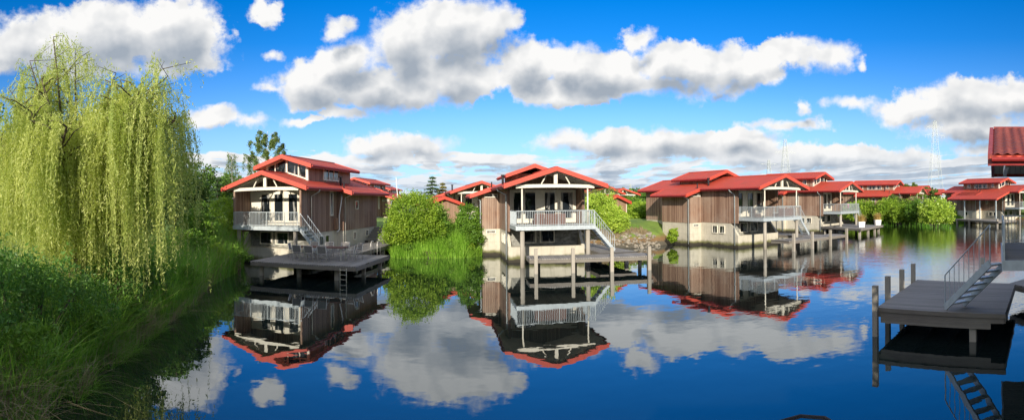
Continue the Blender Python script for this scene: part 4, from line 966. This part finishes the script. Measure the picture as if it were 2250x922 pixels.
def group_field():
    g = bpy.data.node_groups.new('cloud_field','ShaderNodeTree'); g.interface.new_socket('P',in_out='INPUT',socket_type='NodeSocketVector'); g.interface.new_socket('D',in_out='OUTPUT',socket_type='NodeSocketFloat')
    n = NT(g); gi = n.new('NodeGroupInput').outputs[0]; go = n.new('NodeGroupOutput')
    wv = n.noise(gi, 1.05, 6, .55, True); wv = n.vmath('MULTIPLY', n.vmath('SUBTRACT', wv, (.5,.5,.5)), (1.25,.85,0.))
    P = n.vmath('ADD', gi, wv); cur = None
    for (bx,by,rx,ry) in BL:
        cx,cy = (bx-CX)/100., (440-by)/100.; rx/=100.; ry/=100.
        L = n.vmath('LENGTH', n.vmath('MULTIPLY_ADD', P, (1/rx,1/ry,0), (-cx/rx,-cy/ry,0)))
        L = n.math('MULTIPLY', n.math('SUBTRACT', L, 1.), min(1.,(ry/.55)**.5))
        cur = L if cur is None else n.math('SMOOTH_MIN', cur, L, .22)
    # rows of flat far clouds over the horizon
    sx,sy0,_ = n.sep(P); _,sy1,_ = n.sep(gi); sy = n.math('ADD', n.math('MULTIPLY', sy1, .86), n.math('MULTIPLY', sy0, .14)); v = n.math('MAXIMUM', sy, .06)
    row = n.comb(n.math('DIVIDE', sx, n.math('ADD', n.math('MULTIPLY', v, 1.2), .5)), n.math('MULTIPLY', n.math('LOGARITHM', v, math.e), 2.7), 3.7)
    rn = n.noise(row, 1.25, 5, .58)
    band = n.math('MULTIPLY', n.maprange(sy,.9,1.45,1.,0.,'SMOOTHSTEP'), 1.)
    rowD = n.math('SUBTRACT', n.math('MULTIPLY', n.math('SUBTRACT', rn, .385), 4.), n.math('MULTIPLY', n.math('SUBTRACT', 1., band), 2.5))
    base = n.math('SUBTRACT', 0., cur)
    n.put(go.inputs[0], n.math('MAXIMUM', base, n.math('MINIMUM', rowD, .75)))
    return g
GF = group_field()
def field(P):
    n = t.new('ShaderNodeGroup'); n.node_tree = GF; t.put(n.inputs[0], P); return n.outputs[0]
D0 = field(P0)
offy = t.maprange(Y, .3, 2.8, .10, .50); D1 = field(t.vmath('ADD', P0, t.comb(t.math('MULTIPLY', offy, -.22), offy)))
fine = t.noise(P0, 3.6, 7, .62); soft = t.noise(t.vmath('ADD', P0, (7.3,2.1,0.)), .8, 3, .5)
away = t.math('MAXIMUM', t.maprange(Y, 5.4, 7.0), t.maprange(t.math('ABSOLUTE', az), 1.2, 1.5))
rest = t.math('ADD', t.math('MULTIPLY', t.math('SUBTRACT', t.noise(t.vmath('MULTIPLY', D, (1.,1.,1.6)), 2.6, 6, .55), .44), 5.), t.math('MULTIPLY', t.math('SUBTRACT', away, 1.), 9.))  # clouds out of view, added to lift the ambient fill
D0 = t.math('MAXIMUM', D0, rest)
alpha = t.maprange(t.math('ADD', D0, t.math('MULTIPLY', t.math('SUBTRACT', fine,.5), .75)), -.05, t.maprange(soft,.35,.65,.12,.62), 0., 1., 'SMOOTHSTEP')
dl = (-.12,.17,0)
fa = t.noise(P0, 1.1, 3, .45); fb_ = t.noise(t.vmath('ADD', P0, dl), 1.1, 3, .45); relief = t.math('MULTIPLY', t.math('SUBTRACT', fa, fb_), 1.5)
dark = t.math('SUBTRACT', t.maprange(D1, .02, 1.0, 0., 1., 'SMOOTHSTEP'), relief, clamp=True)
dark = t.math('POWER', dark, .85)
ccol = t.mix(dark, (.79,.785,.775,1), (.30,.345,.405,1))
ccol = t.mix(t.maprange(Y,1.1,.0,0,.5), ccol, (.38,.53,.72,1))
bs = t.new('ShaderNodeBackground'); bs.inputs[1].default_value = .125; t.put(bs.inputs[0], t.mix(t.maprange(Y, 2.2, .2, 0., .75), hs.outputs[0], (2.1,4.1,7.0,1)))
bc = t.new('ShaderNodeBackground'); t.put(bc.inputs[0], ccol); bc.inputs[1].default_value = 1.
ms = t.new('ShaderNodeMixShader'); t.put(ms.inputs[0], alpha); t.l.new(bs.outputs[0], ms.inputs[1]); t.l.new(bc.outputs[0], ms.inputs[2])
wo = t.new('ShaderNodeOutputWorld'); t.l.new(ms.outputs[0], wo.inputs[0])
w.cycles.sampling_method = 'MANUAL'; w.cycles.sample_map_resolution = 512

sl = bpy.data.lights.new('sun','SUN'); sl.energy = 4.9; sl.angle = R(.5); sl.color = (1.,.90,.76)
so = bpy.data.objects.new('sun', sl); COL.objects.link(so)
sd = Vector((math.sin(SUN_AZ)*math.cos(SUN_EL), math.cos(SUN_AZ)*math.cos(SUN_EL), math.sin(SUN_EL)))
so.rotation_euler = sd.to_track_quat('Z','Y').to_euler()

cam = bpy.data.cameras.new('camera'); co_ = bpy.data.objects.new('camera', cam); COL.objects.link(co_); sc.camera = co_
cam.type = 'PANO'; cam.panorama_type = 'CENTRAL_CYLINDRICAL'
u = CX/F; cam.central_cylindrical_range_u_min = -u; cam.central_cylindrical_range_u_max = u
cam.central_cylindrical_range_v_min = -(922-CY)/F; cam.central_cylindrical_range_v_max = CY/F; cam.central_cylindrical_radius = 1.
cam.clip_start = .05; cam.clip_end = 20000
co_.location = (0,0,H); co_.rotation_euler = (R(90), ROLL, 0)
sc.view_settings.view_transform = 'Standard'; sc.view_settings.look = 'None'; sc.view_settings.exposure = .3; sc.view_settings.gamma = 1.
sc.render.engine = 'CYCLES'; sc.cycles.use_denoising = True
try: sc.cycles.denoiser = 'OPENIMAGEDENOISE'
except Exception: pass
sc.cycles.max_bounces = 6; sc.cycles.transparent_max_bounces = 4; sc.cycles.caustics_reflective = False
